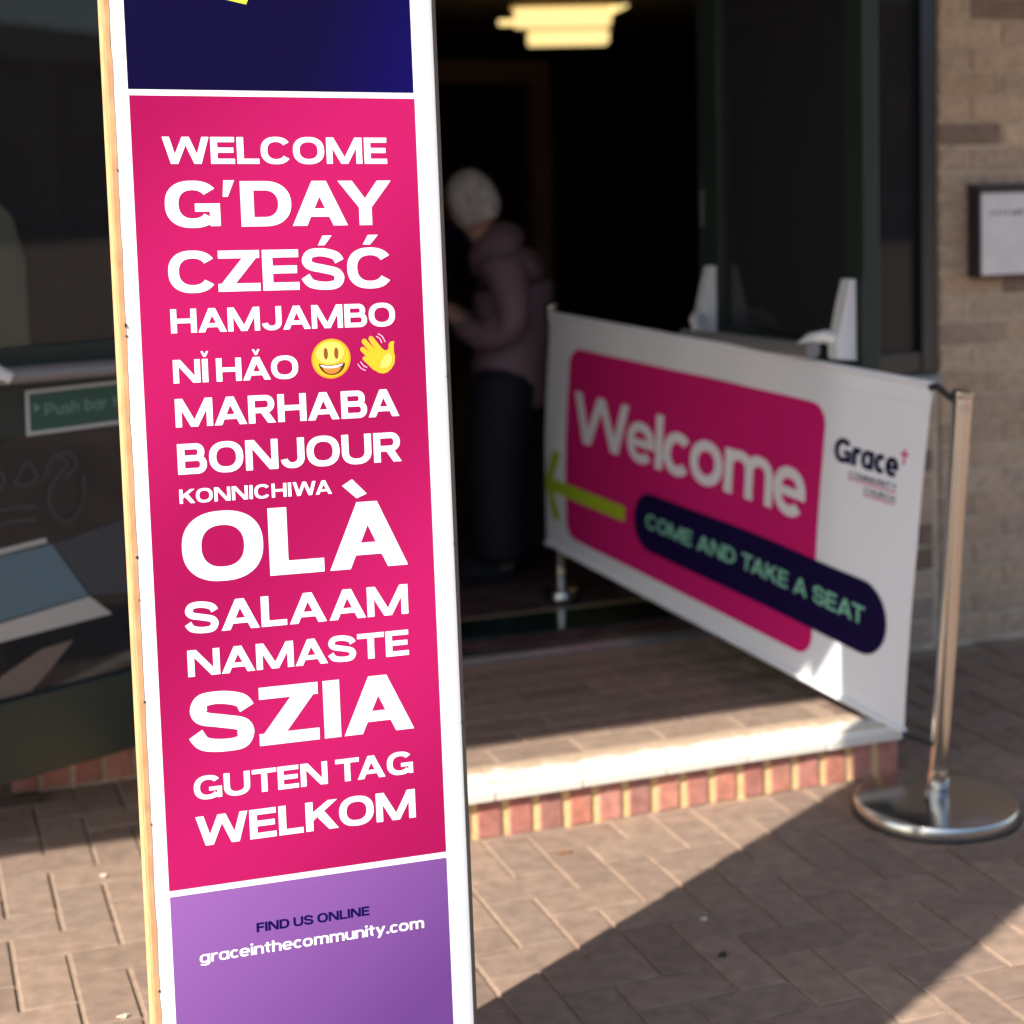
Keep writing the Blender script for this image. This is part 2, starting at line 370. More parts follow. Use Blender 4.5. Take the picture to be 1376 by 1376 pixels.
def cdt(polys, grid=None):
    """union of polygons, optionally cut by grid lines so that it can follow a curved cloth"""
    V = []; F = []
    if grid:
        g, (x0, y0, x1, y1) = grid
        nx = max(1, int((x1-x0)/g)+1); ny = max(1, int((y1-y0)/g)+1)
    for p in polys:
        F.append(list(range(len(V), len(V)+len(p)))); V += [Vector(q) for q in p]
    E_ = []
    if grid:
        for i in range(nx+1):
            x = x0+i*g; E_.append((len(V), len(V)+1)); V += [Vector((x, y0-.01)), Vector((x, y1+.01))]
        for j in range(ny+1):
            y = y0+j*g; E_.append((len(V), len(V)+1)); V += [Vector((x0-.01, y)), Vector((x1+.01, y))]
    # work in large units: the triangulation is poor at millimetre scale
    mx_ = max(max(abs(q.x), abs(q.y)) for q in V); c0 = V[0].copy()
    sz = max(max(q.x for q in V)-min(q.x for q in V), max(q.y for q in V)-min(q.y for q in V)); k = 100/sz
    r = geometry.delaunay_2d_cdt([(q-c0)*k for q in V], E_, F, 0, 1e-4)
    verts = [q/k+c0 for q in r[0]]; faces = []
    for fc in r[2]:
        fc = list(fc)
        for i in range(1, len(fc)-1): faces.append((fc[0], fc[i], fc[i+1]))
    bb = [(min(q[0] for q in p), max(q[0] for q in p), min(q[1] for q in p), max(q[1] for q in p), p) for p in polys]
    def inside(x, y):
        for x0_, x1_, y0_, y1_, p in bb:
            if x < x0_ or x > x1_ or y < y0_ or y > y1_: continue
            c = False; j = len(p)-1
            for i in range(len(p)):
                if (p[i][1] > y) != (p[j][1] > y) and x < (p[j][0]-p[i][0])*(y-p[i][1])/(p[j][1]-p[i][1])+p[i][0]: c = not c
                j = i
            if c: return True
        return False
    keep = []
    for fc in faces:
        g_ = (verts[fc[0]]+verts[fc[1]]+verts[fc[2]])/3
        ar = abs((verts[fc[1]]-verts[fc[0]]).cross(verts[fc[2]]-verts[fc[0]]))
        if ar*k*k > 1e-7 and inside(g_.x, g_.y): keep.append(fc)
    used = sorted({i for fc in keep for i in fc}); mp = {k_: i for i, k_ in enumerate(used)}
    return [tuple(verts[i]) for i in used], [[mp[i] for i in fc] for fc in keep]
def flat(name, polys, fn, material, parent, grid=None):
    v, f = cdt(polys, grid)
    me = mesh(name, [fn(x, y) for x, y in v], f, material)
    return link(name, me, None, parent)
def lettering(name, s, f, x0, x1, y0, cap, fn, material, parent, track=.07):
    words, W = word_polys(s, f, track)
    k = (x1-x0)/W
    for w in words:
        o = flat(name, [[(x0+a*k, y0+b*cap) for a, b in p] for p in w], fn, material, parent)
    return o
def rrect(x0, y0, x1, y1, r, n=10):
    out = []
    for cx, cy, a in ((x1-r, y1-r, 0), (x0+r, y1-r, 90), (x0+r, y0+r, 180), (x1-r, y0+r, 270)):
        out += [(cx+r*math.cos(R(a+90*i/n)), cy+r*math.sin(R(a+90*i/n))) for i in range(n+1)]
    return out

# ------------------------------------------------------------------ the pavement
PAVE = [(.246, .170, .126), (.230, .158, .119), (.258, .180, .133), (.216, .148, .112), (.238, .168, .128)]
m_sand = mat('joint_sand', (.31, .222, .162), .95, noise=.2, nscale=90, bump=.4)
m_pave = mat('paver_piece', PAVE, .85, var=.09, noise=.2, nscale=28, bump=.5, bscale=400, rand='obj', dirt=.5, dscale=3.2, dcol=(.15, .11, .085))
m_pave_f = mat('paver_field', PAVE, .85, var=.09, noise=.2, nscale=28, bump=.5, bscale=400, rand='island', dirt=.5, dscale=3.2, dcol=(.14, .11, .09))
ground = link('pavement', mesh('pavement', [(-60, -60, -.004), (60, -60, -.004), (60, 60, -.004), (-60, 60, -.004)], [(0, 1, 2, 3)]), m_sand)
ground.rotation_euler = (0, 0, TH)
tag(ground, 'brown herringbone brick pavement in front of the entrance', kind='structure')
def brick_geo(w, d, h, c):
    """block with its top edges taken off: 12 vertices"""
    v = [(x*w/2, y*d/2, 0) for x, y in ((-1, -1), (1, -1), (1, 1), (-1, 1))]
    v += [(x, y, h-c) for x, y, _ in v]
    v += [(x*(w/2-c), y*(d/2-c), h) for x, y in ((-1, -1), (1, -1), (1, 1), (-1, 1))]
    f = [(0, 3, 2, 1)]
    for a in (0, 4):
        for i in range(4): f.append((a+i, a+(i+1) % 4, a+4+(i+1) % 4, a+4+i))
    f.append((8, 9, 10, 11))
    return v, f
US, UN = .1000, .1025
S0, N0 = 1.16, 3.16
STEP = (.62, 2.227, 3.462, 4.33)         # s0, s1, front, back
pv_meshes = {}
for o_ in 'hv':
    w, d = ((2*US-.008, UN-.005) if o_ == 'h' else (US-.008, 2*UN-.005))
    v, f = brick_geo(w, d, .034, .0022); pv_meshes[o_] = (v, f, mesh('paving_brick', v, f, m_pave))
pieces = []; fv = []; ff = []
for i in range(-45, 40):
    for j in range(-48, 13):
        k = (i+j+1) % 4
        if k not in (0, 2): continue
        o_ = 'h' if k == 0 else 'v'
        cs = S0+US*(i+(1 if o_ == 'h' else .5)); cn = N0+UN*(j+(1 if o_ == 'v' else .5))
        if cn > 4.30 or (STEP[0]-.02 < cs < STEP[1]+.0 and cn > STEP[2]+.09): continue
        z = -.0335+random.uniform(-.0009, .0009)
        pr = project(P(cs, cn, 0))
        vis = pr and -30 < pr[0] < 1400 and 850 < pr[1] < 1400 and not (225 < pr[0] < 590)
        (pieces if vis else ff).append((o_, cs, cn, z, pr[2] if pr else 9, random.gauss(0, .006), random.gauss(0, .004)))
pieces.sort(key=lambda q: q[4])
for q in pieces[:295]:
    o = link('paving_brick', pv_meshes[q[0]][2], None, ground, (q[1], q[2], q[3]+.0)); o.rotation_euler = (q[6]*.5, q[6]*.5, q[5])
V = []; F = []
for q in pieces[295:]+ff:
    v, f, _ = pv_meshes[q[0]]; b = len(V); c_, s_ = math.cos(q[5]), math.sin(q[5])
    V += [(q[1]+x*c_-y*s_, q[2]+x*s_+y*c_, q[3]+z) for x, y, z in v]; F += [[b+t for t in fc] for fc in f]
tag(link('paver_field', mesh('paver_field', V, F, m_pave_f), None, ground), kind='stuff')

# ------------------------------------------------------------------ the step
ZT = .135
m_mort_y = mat('riser_mortar', (.66, .46, .22), .95, noise=.15, nscale=60, bump=.5, dirt=.2, dscale=14, dcol=(.36, .27, .18))
m_riser = mat('riser_brick', [(.42, .155, .105), (.37, .14, .11), (.44, .18, .125), (.33, .145, .115), (.40, .165, .13)], .8, var=.12, noise=.22, nscale=45, bump=.6, rand='obj', dirt=.5, dscale=9, dcol=(.38, .25, .2))
step = thing('entrance_step', P(STEP[0], STEP[2], 0), 'low brick entrance step with a pale rounded edge in the sun', kind='structure')
SW = STEP[1]-STEP[0]
MB().box(.004, SW-.004, .024, STEP[3]-STEP[2], -.02, .094).build('mortar_bed', m_mort_y, step)
nb = 22; pitch = .0722
v, f = brick_geo(.054, .088, .03, .0025)
mr_ = mesh('brick', [(x, -z, y) for x, y, z in v], f, m_riser)
for k in range(nb):
    x = SW-.0325-k*pitch
    if x < .03: break
    o = link('brick', mr_, None, step, (x, .049, .044)); o.rotation_euler = (random.gauss(0, .006), random.gauss(0, .014), random.gauss(0, .01)); o.scale = (random.uniform(.94, 1.03), 1, random.uniform(.97, 1.02))
# side faces of the step
v, f = brick_geo(.0575, .088, .03, .0025)
for k in range(11):
    o = link('brick', mr_, None, step, (SW-.0275+.021, .05+.05+k*pitch, .044)); o.rotation_euler = (0, 0, R(90))
# coping blocks with a bullnose; the nose is white, breaking up into tan behind
m_cop = bpy.data.materials.new('coping'); m_cop.use_nodes = True
nt = m_cop.node_tree; N = nt.nodes; L = nt.links; b = N['Principled BSDF']; b.inputs['Roughness'].default_value = .5
tc = N.new('ShaderNodeTexCoord'); sx = N.new('ShaderNodeSeparateXYZ')
geo = N.new('ShaderNodeNewGeometry')
mpp = N.new('ShaderNodeMapping'); mpp.vector_type = 'POINT'
vt = N.new('ShaderNodeVectorTransform'); vt.vector_type = 'POINT'; vt.convert_from = 'WORLD'; vt.convert_to = 'OBJECT'
L.new(geo.outputs['Position'], vt.inputs[0]); L.new(vt.outputs[0], sx.inputs[0])
ns = N.new('ShaderNodeTexNoise'); ns.inputs['Scale'].default_value = 28; ns.inputs['Detail'].default_value = 7; L.new(geo.outputs['Position'], ns.inputs['Vector'])
ns2 = N.new('ShaderNodeTexNoise'); ns2.inputs['Scale'].default_value = 2.3; L.new(geo.outputs['Position'], ns2.inputs['Vector'])
q1 = N.new('ShaderNodeMath'); q1.operation = 'MULTIPLY_ADD'; q1.inputs[1].default_value = .10; L.new(ns.outputs[0], q1.inputs[0]); L.new(sx.outputs['Y'], q1.inputs[2])
mr = N.new('ShaderNodeMapRange'); mr.inputs['From Min'].default_value = .085; mr.inputs['From Max'].default_value = .125; mr.inputs['To Min'].default_value = 1; mr.inputs['To Max'].default_value = 0
L.new(q1.outputs[0], mr.inputs[0])
mx = N.new('ShaderNodeMix'); mx.data_type = 'RGBA'; mx.inputs['A'].default_value = (.46, .34, .24, 1); mx.inputs['B'].default_value = (.78, .74, .66, 1)
L.new(mr.outputs[0], mx.inputs['Factor']); L.new(mx.outputs['Result'], b.inputs['Base Color'])
m_cop_top = m_cop
prof = [(.10, -.005), (.0, -.005)]
prof = [(.098, .092), (.004, .092)] + [(.026-.026*math.cos(R(a)), .110+.025*math.sin(R(a))) for a in (0, 15, 30, 45, 60, 75, 90)] + [(.098, .135)]
bm = MB(); bm.prism(prof, 'x', -.1012, .1012, .0012)
bmesh.ops.recalc_face_normals(bm.bm, faces=bm.bm.faces[:]); me_c = bpy.data.meshes.new('coping_block'); bm.bm.to_mesh(me_c); bm.bm.free(); me_c.materials.append(m_cop)
k = 0; cp = .2065; x = 1.81-STEP[0]+cp*1.5
xs = [x+cp*i for i in (-7, -6, -5, -4, -3, -2, -1, 0)]
for x in xs:
    if x < .09: continue
    o = link('coping_block', me_c, None, step, (x, -.006, random.uniform(-.001, .001))); o.rotation_euler = (0, 0, random.gauss(0, .004))
xe = xs[-1]+cp/2
if SW-xe > .04:
    o = link('coping_block', me_c, None, step, ((xe+SW)/2+.004, -.006, 0)); o.scale = ((SW-xe-.004)/.2024, 1, 1)
MB().box(.01, SW-.01, .002, .088, .0915, .131).build('mortar_joint', mat('coping_mortar', (.52, .38, .22), .9, noise=.1), step)
# top of the step: pavers laid in a running bond
v, f = brick_geo(.2065-.008, .0985-.007, .03, .002); ms_ = mesh('paving_brick', v, f, m_pave)
row = 0; y = .1+.051
MB().box(.005, SW-.005, .095, STEP[3]-STEP[2]-.002, .09, ZT-.003).build('sand_bed', m_sand, step)
while y < STEP[3]-STEP[2]-.04:
    x = .05+(.103 if row % 2 else 0)
    while x < SW-.05:
        o = link('paving_brick', ms_, None, step, (x+.05, y, ZT-.03+random.uniform(-.0006, .0006))); o.rotation_euler = (0, 0, random.gauss(0, .005))
        if x+.05+.1 > SW: o.scale.x = .6; o.location.x = SW-.065
        x += .2065
    y += .0985; row += 1

# ------------------------------------------------------------------ brick wall at the right
WN = 4.40
m_mort = mat('wall_mortar', (.58, .48, .35), .95, noise=.25, nscale=40, bump=.5)
BC = [(.47, .345, .245), (.45, .325, .23), (.49, .355, .245), (.44, .335, .25), (.46, .335, .225), (.40, .30, .225), (.48, .365, .255), (.44, .325, .235), (.47, .35, .25), (.42, .305, .215), (.22, .155, .115)]
m_brick = mat('wall_brick', BC, .85, var=.15, noise=.2, nscale=35, bump=.6, bscale=300, rand='obj')
m_brick_f = mat('wall_brick_field', BC, .85, var=.10, noise=.16, nscale=35, bump=.6, bscale=300, rand='island')
v, f = brick_geo(.215, .065, .04, .002)
BV = [(x, -z+.012, y) for x, y, z in v]
mb_f = mesh('brick', BV, f, m_brick)
v, f = brick_geo(.1025, .065, .04, .002); BVh = [(x, -z+.012, y) for x, y, z in v]; mb_h = mesh('brick', BVh, f, m_brick)
def brick_wall(root, x0, x1, z0, z1, showtest=None, hdr=None):
    """stretcher bond on the plane y=0 of root, half bricks close the ends"""
    V = []; F = []
    r_ = 0; z = z0+.0375; cnt = 0
    while z < z1:
        x = x0+(.1125 if r_ % 2 else 0)
        cells = []
        if r_ % 2: cells.append((x0+.051, 'h'))
        while x < x1-.01:
            if x+.215 <= x1+.005: cells.append((x+.1075, 'f'))
            elif x+.1 <= x1+.005: cells.append((x+.051, 'h'))
            x += .225
        for (cx, t) in cells:
            pw = root.matrix_world @ Vector((cx, 0, z)) if False else (Vector(root.location)+FV*cx+Vector((0, 0, z)))
            pr = project(pw)
            if pr and -20 < pr[0] < 1420 and -60 < pr[1] < 900 and cnt < 290:
                cnt += 1
                o = link('brick', mb_f if t == 'f' else mb_h, None, root, (cx, random.uniform(-.0015, .001), z)); o.rotation_euler = (0, random.gauss(0, .004), random.gauss(0, .004))
            else:
                b = len(V); src = BV if t == 'f' else BVh
                V += [(cx+a, b_, z+c) for a, b_, c in src]; F += [[b+t_ for t_ in fc] for fc in f]
        z += .075; r_ += 1
    if V: tag(link('brick_field', mesh('brick_field', V, F, m_brick_f), None, root), kind='stuff')
wall = thing('brick_wall', P(2.945, WN, 0), 'brown brick wall to the right of the entrance, carrying the grey letter box', 'wall')
MB().box(0, 4.0, -.022, .24, -.02, 3.3).build('mortar_bed', m_mort, wall)
brick_wall(wall, .002, 3.9, .012, 3.2)
wall2 = thing('brick_wall', P(2.25, WN, 0), 'low brick wall under the narrow side window, behind the welcome banner', 'wall')
MB().box(0, .690, -.022, .24, -.02, .80).build('mortar_bed', m_mort, wall2)
brick_wall(wall2, .003, .692, .012, .78)
m_stone = mat('sill_stone', (.3, .3, .3), .7, noise=.1)
MB().box(0, .69, -.05, .16, .801, .832, .003).build('sill', m_stone, wall2)

# ------------------------------------------------------------------ door frame and glazing
m_frame = mat('frame_paint', (.022, .030, .036), .25, spec=.7, noise=.05, nscale=20, bump=.05, bscale=60)
m_frame2 = mat('frame_paint_green', (.016, .028, .023), .42, spec=.4)
m_glass = glass('door_glass', (.45, .47, .48), .55)
m_glass_s = glass('side_glass', (.12, .125, .14), .6, haze=.07)
m_rub = mat('gasket', (.01, .01, .01), .6)
frame = thing('door_frame', P(.72, WN, 0), 'dark green metal frame of the open entrance with glazed side panels', 'door frame')
def fb(name, s0, s1, n0, n1, z0, z1, bev=.003, mt=None, par=None):
    return MB().box(s0-.72, s1-.72, n0-WN, n1-WN, z0, z1, bev).build(name, mt or m_frame, par or frame)
fb('jamb', 2.19, 2.245, 4.36, 4.46, .135, 2.25)
fb('jamb', .72, .78, 4.07, 4.46, .135, 2.25)
fb('head', .72, 2.942, 4.36, 4.46, 2.252, 2.36)
fb('post', 2.892, 2.942, 4.385, 4.47, .834, 2.25)
fb('window_rail', 2.247, 2.890, 4.39, 4.45, .834, .90)
fb('side_glass', 2.247, 2.890, 4.415, 4.423, .902, 2.25, 0, m_glass_s)
# left glazing
fb('post', .655, .715, 4.20, 4.30, .10, 2.25)
fb('post', .325, .378, 4.20, 4.30, .222, 2.138)
fb('post', -1.6, -1.54, 4.20, 4.30, .10, 2.25)
fb('window_rail', -1.54, .652, 4.205, 4.295, .102, .22)
fb('window_rail', -1.54, .652, 4.205, 4.295, 2.14, 2.25)
fb('side_glass', .380, .653, 4.245, 4.253, .222, 2.138, 0, m_glass)
fb('side_glass', -1.538, .323, 4.245, 4.253, .222, 2.138, 0, m_glass)
# brick sill row under the left glazing
plinth = thing('brick_plinth', P(-1.6, 4.16, 0), 'row of red bricks on edge under the left glazing', 'plinth')
MB().box(0, 2.2, .02, .30, -.02, .099).build('mortar_bed', m_mort, plinth)
v, f = brick_geo(.0645, .088, .03, .0025)
mp_ = mesh('brick', [(x, -z, y) for x, y, z in v], f, m_riser)
for k in range(29):
    o = link('brick', mp_, None, plinth, (.04+k*.0752, .045, .05)); o.rotation_euler = (0, random.gauss(0, .01), random.gauss(0, .008))
# threshold
m_alu = mat('threshold_metal', (.55, .57, .6), .35, metal=.9, noise=.1, nscale=30)
th_ = thing('threshold', P(.79, 4.335, 0), 'scuffed silver threshold strip across the doorway', 'threshold')
MB().prism([(0, .1), (0, .137), (.012, .147), (.055, .147), (.07, .139), (.07, .1)], 'x', 0, 1.395).build('bar', m_alu, th_)
MB().box(0, 1.395, .028, .036, .1465, .1500).build('seal', m_rub, th_)

# ------------------------------------------------------------------ door leaves
m_silver = mat('silver_paint', (.62, .66, .70), .35, metal=.15, spec=.6)
m_bar = mat('bar_metal', (.22, .225, .24), .4, metal=.3)
def leaf(root, u0, u1, z0, z1, rail_mid, side, zb=.33):
    """leaf in the plane y=0..-.045 of root (inner face at y=-.0.. towards -y)"""
    st = .085
    for a, b in ((u0, u0+st), (u1-st, u1)): MB().box(a, b, 0, .045, z0, z1, .004).build('stile', m_frame2, root)
    MB().box(u0+st+.001, u1-st-.001, .002, .043, z0, zb, .003).build('bottom_rail', m_frame2, root)
    MB().box(u0+st+.001, u1-st-.001, .002, .043, z1-.09, z1, .003).build('top_rail', m_frame2, root)
    MB().box(u0+st+.001, u1-st-.001, .002, .043, rail_mid[0], rail_mid[1], .003).build('middle_rail', m_frame2, root)
    MB().box(u0+st, u1-st, .018, .026, zb+.0005, rail_mid[0]-.0005).build('lower_glass', m_glass, root)
    MB().box(u0+st, u1-st, .018, .026, rail_mid[1]+.0005, z1-.0905).build('upper_glass', m_glass, root)
    for a in (.3, 1.2, 1.95):
        uu = u1 if side > 0 else u0
        MB().tube([(uu, -.004, z0+a-.05), (uu, -.004, z0+a+.05)], .009, 10).build('hinge', m_frame2, root, True)
def bracket(root, u, z, flip=1):
    """panic bolt end case: tall tapered wedge with the arm reaching to the push bar"""
    pts = [(-.005, z+.155), (-.022, z+.155), (-.036, z+.10), (-.060, z-.0), (-.060, z-.035), (-.005, z-.04)]
    b = MB().prism(pts, 'x', u-.022, u+.022, .004).build('bolt_case', m_silver, root)
    pts = [(u, -.045, z+.01), (u+.02*flip, -.065, z+.018), (u+.05*flip, -.088, z+.010), (u+.085*flip, -.098, z-.012)]
    MB().tube(pts, [.017, .017, .016, .014], 12).build('bar_arm', m_silver, root, True)
# right leaf: hinged on the right jamb, opened square to the facade
rd = thing('glass_door', P(2.16, 4.36, 0), 'right glass door leaf, swung open beside the welcome banner, with two white bolt cases', 'door', rz=TH-R(90))
# local x runs from the hinge outward (towards the street), local y = +s ... inner face looks to -y(local)= -s
leaf(rd, .0, .84, .15, 2.2, (.90, 1.02), -1)
bracket(rd, .060, 1.035, 1); bracket(rd, .795, 1.035, -1)
MB().tube([(.06, -.097, 1.0), (.77, -.097, 1.02)], .019, 16).build('push_bar', m_bar, rd, True)
# left leaf: opened wide
LA = R(24.5)
ld = thing('glass_door', P(.174, 3.811, 0), 'left glass door leaf, swung wide open, with the green push bar notice', 'door', rz=TH+LA)
leaf(ld, -.26, .60, .15, 2.2, (.905, 1.10), 1)
MB().tube([(-.01, -.085, 1.052), (.53, -.085, 1.040)], .019, 16).build('push_bar', m_bar, ld, True)
bracket(ld, -.075, 1.06, 1); bracket(ld, .55, 1.06, -1)
m_sgn_g = mat('sign_green', (.010, .075, .055), .4); m_sgn_t = mat('sign_text', (.13, .27, .24), .5); m_sgn_w = mat('sign_white', (.45, .48, .48), .45)
sgn = MB().box(.094, .47, -.003, .0, .906, 1.006, .0008).build('notice_board', m_sgn_w, ld)
MB().box(.103, .461, -.0044, -.003, .915, .997).build('green_panel', m_sgn_g, sgn)
FN_SANS = dict(sv=.17, sh=.15, ext=.80, xh=.72, e=2.1, space=.3)
lettering('lettering', 'Push bar to open', FN_SANS, .138, .44, .946, .027, lambda x, y: (x, -.0052, y), m_sgn_t, sgn, .09)
flat('arrow_mark', [[(.112, .955), (.128, .966), (.112, .977)]], lambda x, y: (x, -.0052, y), m_sgn_t, sgn)
# faded white script and painted reflections as flat shapes on the lower glass
m_vin = mat('faded_vinyl', (.045, .044, .046), .6); m_refb = mat('blue_reflection', (.09, .165, .215), .5); m_refw = mat('white_reflection', (.40, .41, .40), .5); m_refs = mat('slate_reflection', (.035, .045, .06), .5)
scr = []
for pts in ([(.0, .80), (.02, .84), (.045, .82), (.03, .79), (.0, .80)], [(.07, .80), (.10, .845), (.125, .81), (.09, .795), (.07, .81)], [(.14, .80), (.165, .85), (.20, .83), (.17, .80), (.15, .76), (.17, .71), (.205, .70), (.235, .74), (.24, .80)],
            [(.155, .845), (.2, .855), (.225, .825), (.195, .80)], [(-.02, .74), (.05, .75), (.12, .745)], [(-.02, .71), (.06, .72), (.12, .715)]):
    scr += stroke(pts, .008, .008, 4)
flat('window_script', scr, lambda x, y: (x, .0165, y), m_vin, ld)
fnv = lambda d: (lambda x, y: (x, d, y))
pos = [[(-.12, .64), (.155, .655), (.243, .523), (-.12, .495)]]
flat('reflection_patch', pos, fnv(.0165), m_refb, ld)
flat('reflection_patch', [[(.16, .655), (.44, .70), (.44, .50), (.248, .523)]], fnv(.0165), m_refs, ld)
flat('reflection_patch', [[(-.12, .645), (.03, .652), (.145, .660), (.14, .672), (.02, .664), (-.12, .657)]], fnv(.0165), m_refw, ld)
flat('reflection_patch', [[(.0, .335), (.02, .385), (.12, .425), (.20, .430), (.14, .375), (.09, .336)]], fnv(.0165), mat('brown_reflection', (.14, .115, .10), .6), ld)
flat('reflection_patch', [[(-.12, .49), (.245, .520), (.30, .470), (.07, .462), (-.12, .455)]], fnv(.0165), m_refw, ld)

# ------------------------------------------------------------------ inside
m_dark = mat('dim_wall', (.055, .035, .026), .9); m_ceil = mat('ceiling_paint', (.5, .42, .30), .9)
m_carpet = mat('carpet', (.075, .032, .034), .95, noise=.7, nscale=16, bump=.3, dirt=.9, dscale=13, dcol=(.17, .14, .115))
ROOM = (-1.6, 6.0, 4.47, 13.0)
def sm(name, s0, s1, n0, n1, z0, z1, mt, label, kind='structure', cat=None):
    o = MB().box(s0, s1, n0, n1, z0, z1).build(name, mt); o.rotation_euler = (0, 0, TH); return tag(o, label, cat, kind=kind)
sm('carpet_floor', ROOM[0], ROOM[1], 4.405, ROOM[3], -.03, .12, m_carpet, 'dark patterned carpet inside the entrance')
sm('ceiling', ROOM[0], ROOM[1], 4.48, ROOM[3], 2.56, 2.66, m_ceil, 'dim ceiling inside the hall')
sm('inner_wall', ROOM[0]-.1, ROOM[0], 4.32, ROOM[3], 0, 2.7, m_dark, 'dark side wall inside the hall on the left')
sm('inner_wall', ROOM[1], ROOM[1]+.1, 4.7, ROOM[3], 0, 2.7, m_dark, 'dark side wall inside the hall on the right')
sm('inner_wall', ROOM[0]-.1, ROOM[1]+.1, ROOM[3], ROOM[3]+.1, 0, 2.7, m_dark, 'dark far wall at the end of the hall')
m_fascia = mat('fascia', (.10, .10, .10), .6)
sm('upper_wall', -6, 2.956, 4.37, 4.475, 2.362, 3.3, m_fascia, 'plain fascia above the entrance')
m_mat = mat('mat_well', (.012, .03, .026), .12, spec=.7, noise=.1)
mw = thing('mat_frame', P(.79, 4.60, .12), 'dark green glossy strip set in the floor inside the doorway', 'floor strip')
MB().box(0, 1.9, 0, .21, 0, .006, .001).build('strip', m_mat, mw)
MB().box(0, 1.9, .212, .228, 0, .008, .001).build('edge_trim', mat('brass_trim', (.42, .36, .22), .4, metal=.5), mw)
def strip_lamp(X0, X1, Y, z, label, wide):
    t = thing('ceiling_light', (X0, Y, z), label, 'ceiling light', rz=0, group=None)
    w = X1-X0
    MB().box(-.03, w+.03, -.14, .14, .03, .08, .004).build('housing', m_ceil, t)
    MB().box(0, w, -.12, .12, .0, .029, .008).build('diffuser', m_lamp, t)
    return t
m_lamp = emis('lamp_diffuser', (1.0, .74, .30), .62)
for (px0, px1, py0, py1, lab) in ((698, 828, 8, 33, 'wide warm ceiling light nearest the top of the doorway'), (716, 824, 39, 58, 'narrower warm ceiling light just below and behind the wide one')):
    Y = 9.6 if py0 < 20 else 10.4
    X0, X1 = (px0-688)/FPX*Y, (px1-688)/FPX*Y
    zt = CAM_H+(235-py0)*Y/FPX; zb = CAM_H+(235-py1)*Y/FPX
    t = thing('ceiling_light', (X0, Y, zb), lab, 'ceiling light', rz=0)
    MB().box(-.02, X1-X0+.02, .03, .30, zt-zb-.005, zt-zb+.03, .004).build('housing', m_ceil, t)
    MB().box(0, X1-X0, 0, .26, .0, zt-zb-.014, .012).build('diffuser', m_lamp, t)
    if py0 < 20:  # glow and streak beside the lamp, built as emitting pieces
        MB().box(-.09, -.004, .05, .2, .012, .035, .006).build('side_glow', m_lamp, t)
        MB().prism([(X1-X0+.004, .06), (X1-X0+.10, .105), (X1-X0+.004, .10)], 'y', .03, .2).build('side_glow', m_lamp, t)
    MB().tube([((X1-X0)/2, .15, zt-zb+.03), ((X1-X0)/2, .15, 2.56-zb)], .012, 8).build('hanger', m_dark, t)
idf = thing('inner_doorway', P(1.9, 8.2, .12), 'dim brown door surround deep inside the hall above the stooping person', 'door frame')
m_idf = mat('inner_wood', (.30, .17, .10), .7, noise=.1)
MB().box(.0, .10, 0, .12, 0, 1.80, .004).build('post', m_idf, idf); MB().box(1.2, 1.30, 0, .12, 0, 1.80, .004).build('post', m_idf, idf)
MB().box(0, 1.30, -.002, .122, 1.802, 1.92, .004).build('head', m_idf, idf)
# coloured panel and sheets standing in for reflections in the left glass
m_refg = mat('reflection_green', (.66, .72, .54), .9, noise=.1, nscale=8)
ds = thing('green_reflection', P(-.255, 4.10, 0), 'pale green rounded panel standing in for a reflection in the left door leaf', 'reflection_shape')
pts = [(-.30, 1.47), (.42, 1.47), (.47, 1.44), (.52, 1.38), (.545, 1.28), (.55, .95), (-.30, .95)]
MB().prism(pts, 'y', 0, .03, .004).build('panel', m_refg, ds)
for x_ in (-.2, .44): MB().box(x_, x_+.03, .004, .026, 0, .949).build('leg', m_dark, ds)
MB().box(-.28, .53, -.0, .03, .0, .02).build('foot', m_dark, ds)
def wavy_sheet(name, s, n, w, z0, z1, mt, label, amp=.012):
    V = []; F = []; nx, nz = 24, 10
    for i in range(nx+1):
        for j in range(nz+1):
            V.append((w*i/nx, amp*math.sin(i*1.3)*(1-.3*j/nz), z0+(z1-z0)*j/nz))
    for i in range(nx):
        for j in range(nz): a = i*(nz+1)+j; F.append((a, a+nz+1, a+nz+2, a+1))
    o = link(name, mesh(name, V, F), mt, None, P(s, n, 0), True); o.rotation_euler = (0, 0, TH)
    md = o.modifiers.new('cloth', 'SOLIDIFY'); md.thickness = .006
    return tag(o, label, 'reflection_sheet')
wavy_sheet('reflection_sheet', .385, 4.36, .10, .2, 1.62, mat('reflection_blue', (.20, .26, .36), .9), 'blue grey wavy sheet standing in for a reflection in the left glazing')
wavy_sheet('reflection_sheet', .455, 4.34, .06, .2, 1.55, mat('reflection_rose', (.48, .27, .28), .9), 'dusky rose wavy sheet standing in for a reflection in the left glazing')
nbd = thing('notice_board', P(2.6, 8.5, 1.1), 'small dark blue board deep inside the hall', 'notice board')
MB().box(0, .28, 0, .02, 0, .14, .003).build('panel', mat('board_blue', (.02, .02, .12), .6), nbd)
MB().box(.12, .16, .021, .04, -.98, .1).build('stand', m_dark, nbd)

# ------------------------------------------------------------------ unseen canopy over the entrance and an unseen column, added for their shadows
m_can = mat('canopy_paint', (.55, .54, .51), .7)
cano = thing('canopy', P(-4.2, 1.855, 2.60), 'unseen flat canopy above the entrance, added for the shade line on the step', 'canopy')
MB().box(0, 8.0, .0, 2.51, 0, .10, .004).build('slab', m_can, cano)
MB().box(0, 8.0, -.022, -.001, -.0, .16, .003).build('fascia_board', m_frame, cano)
MB().box(3.28, 4.60, -.022, -.001, -.070, -.002, .003).build('shade_board', m_frame, cano)  # unseen board added to shade the banner
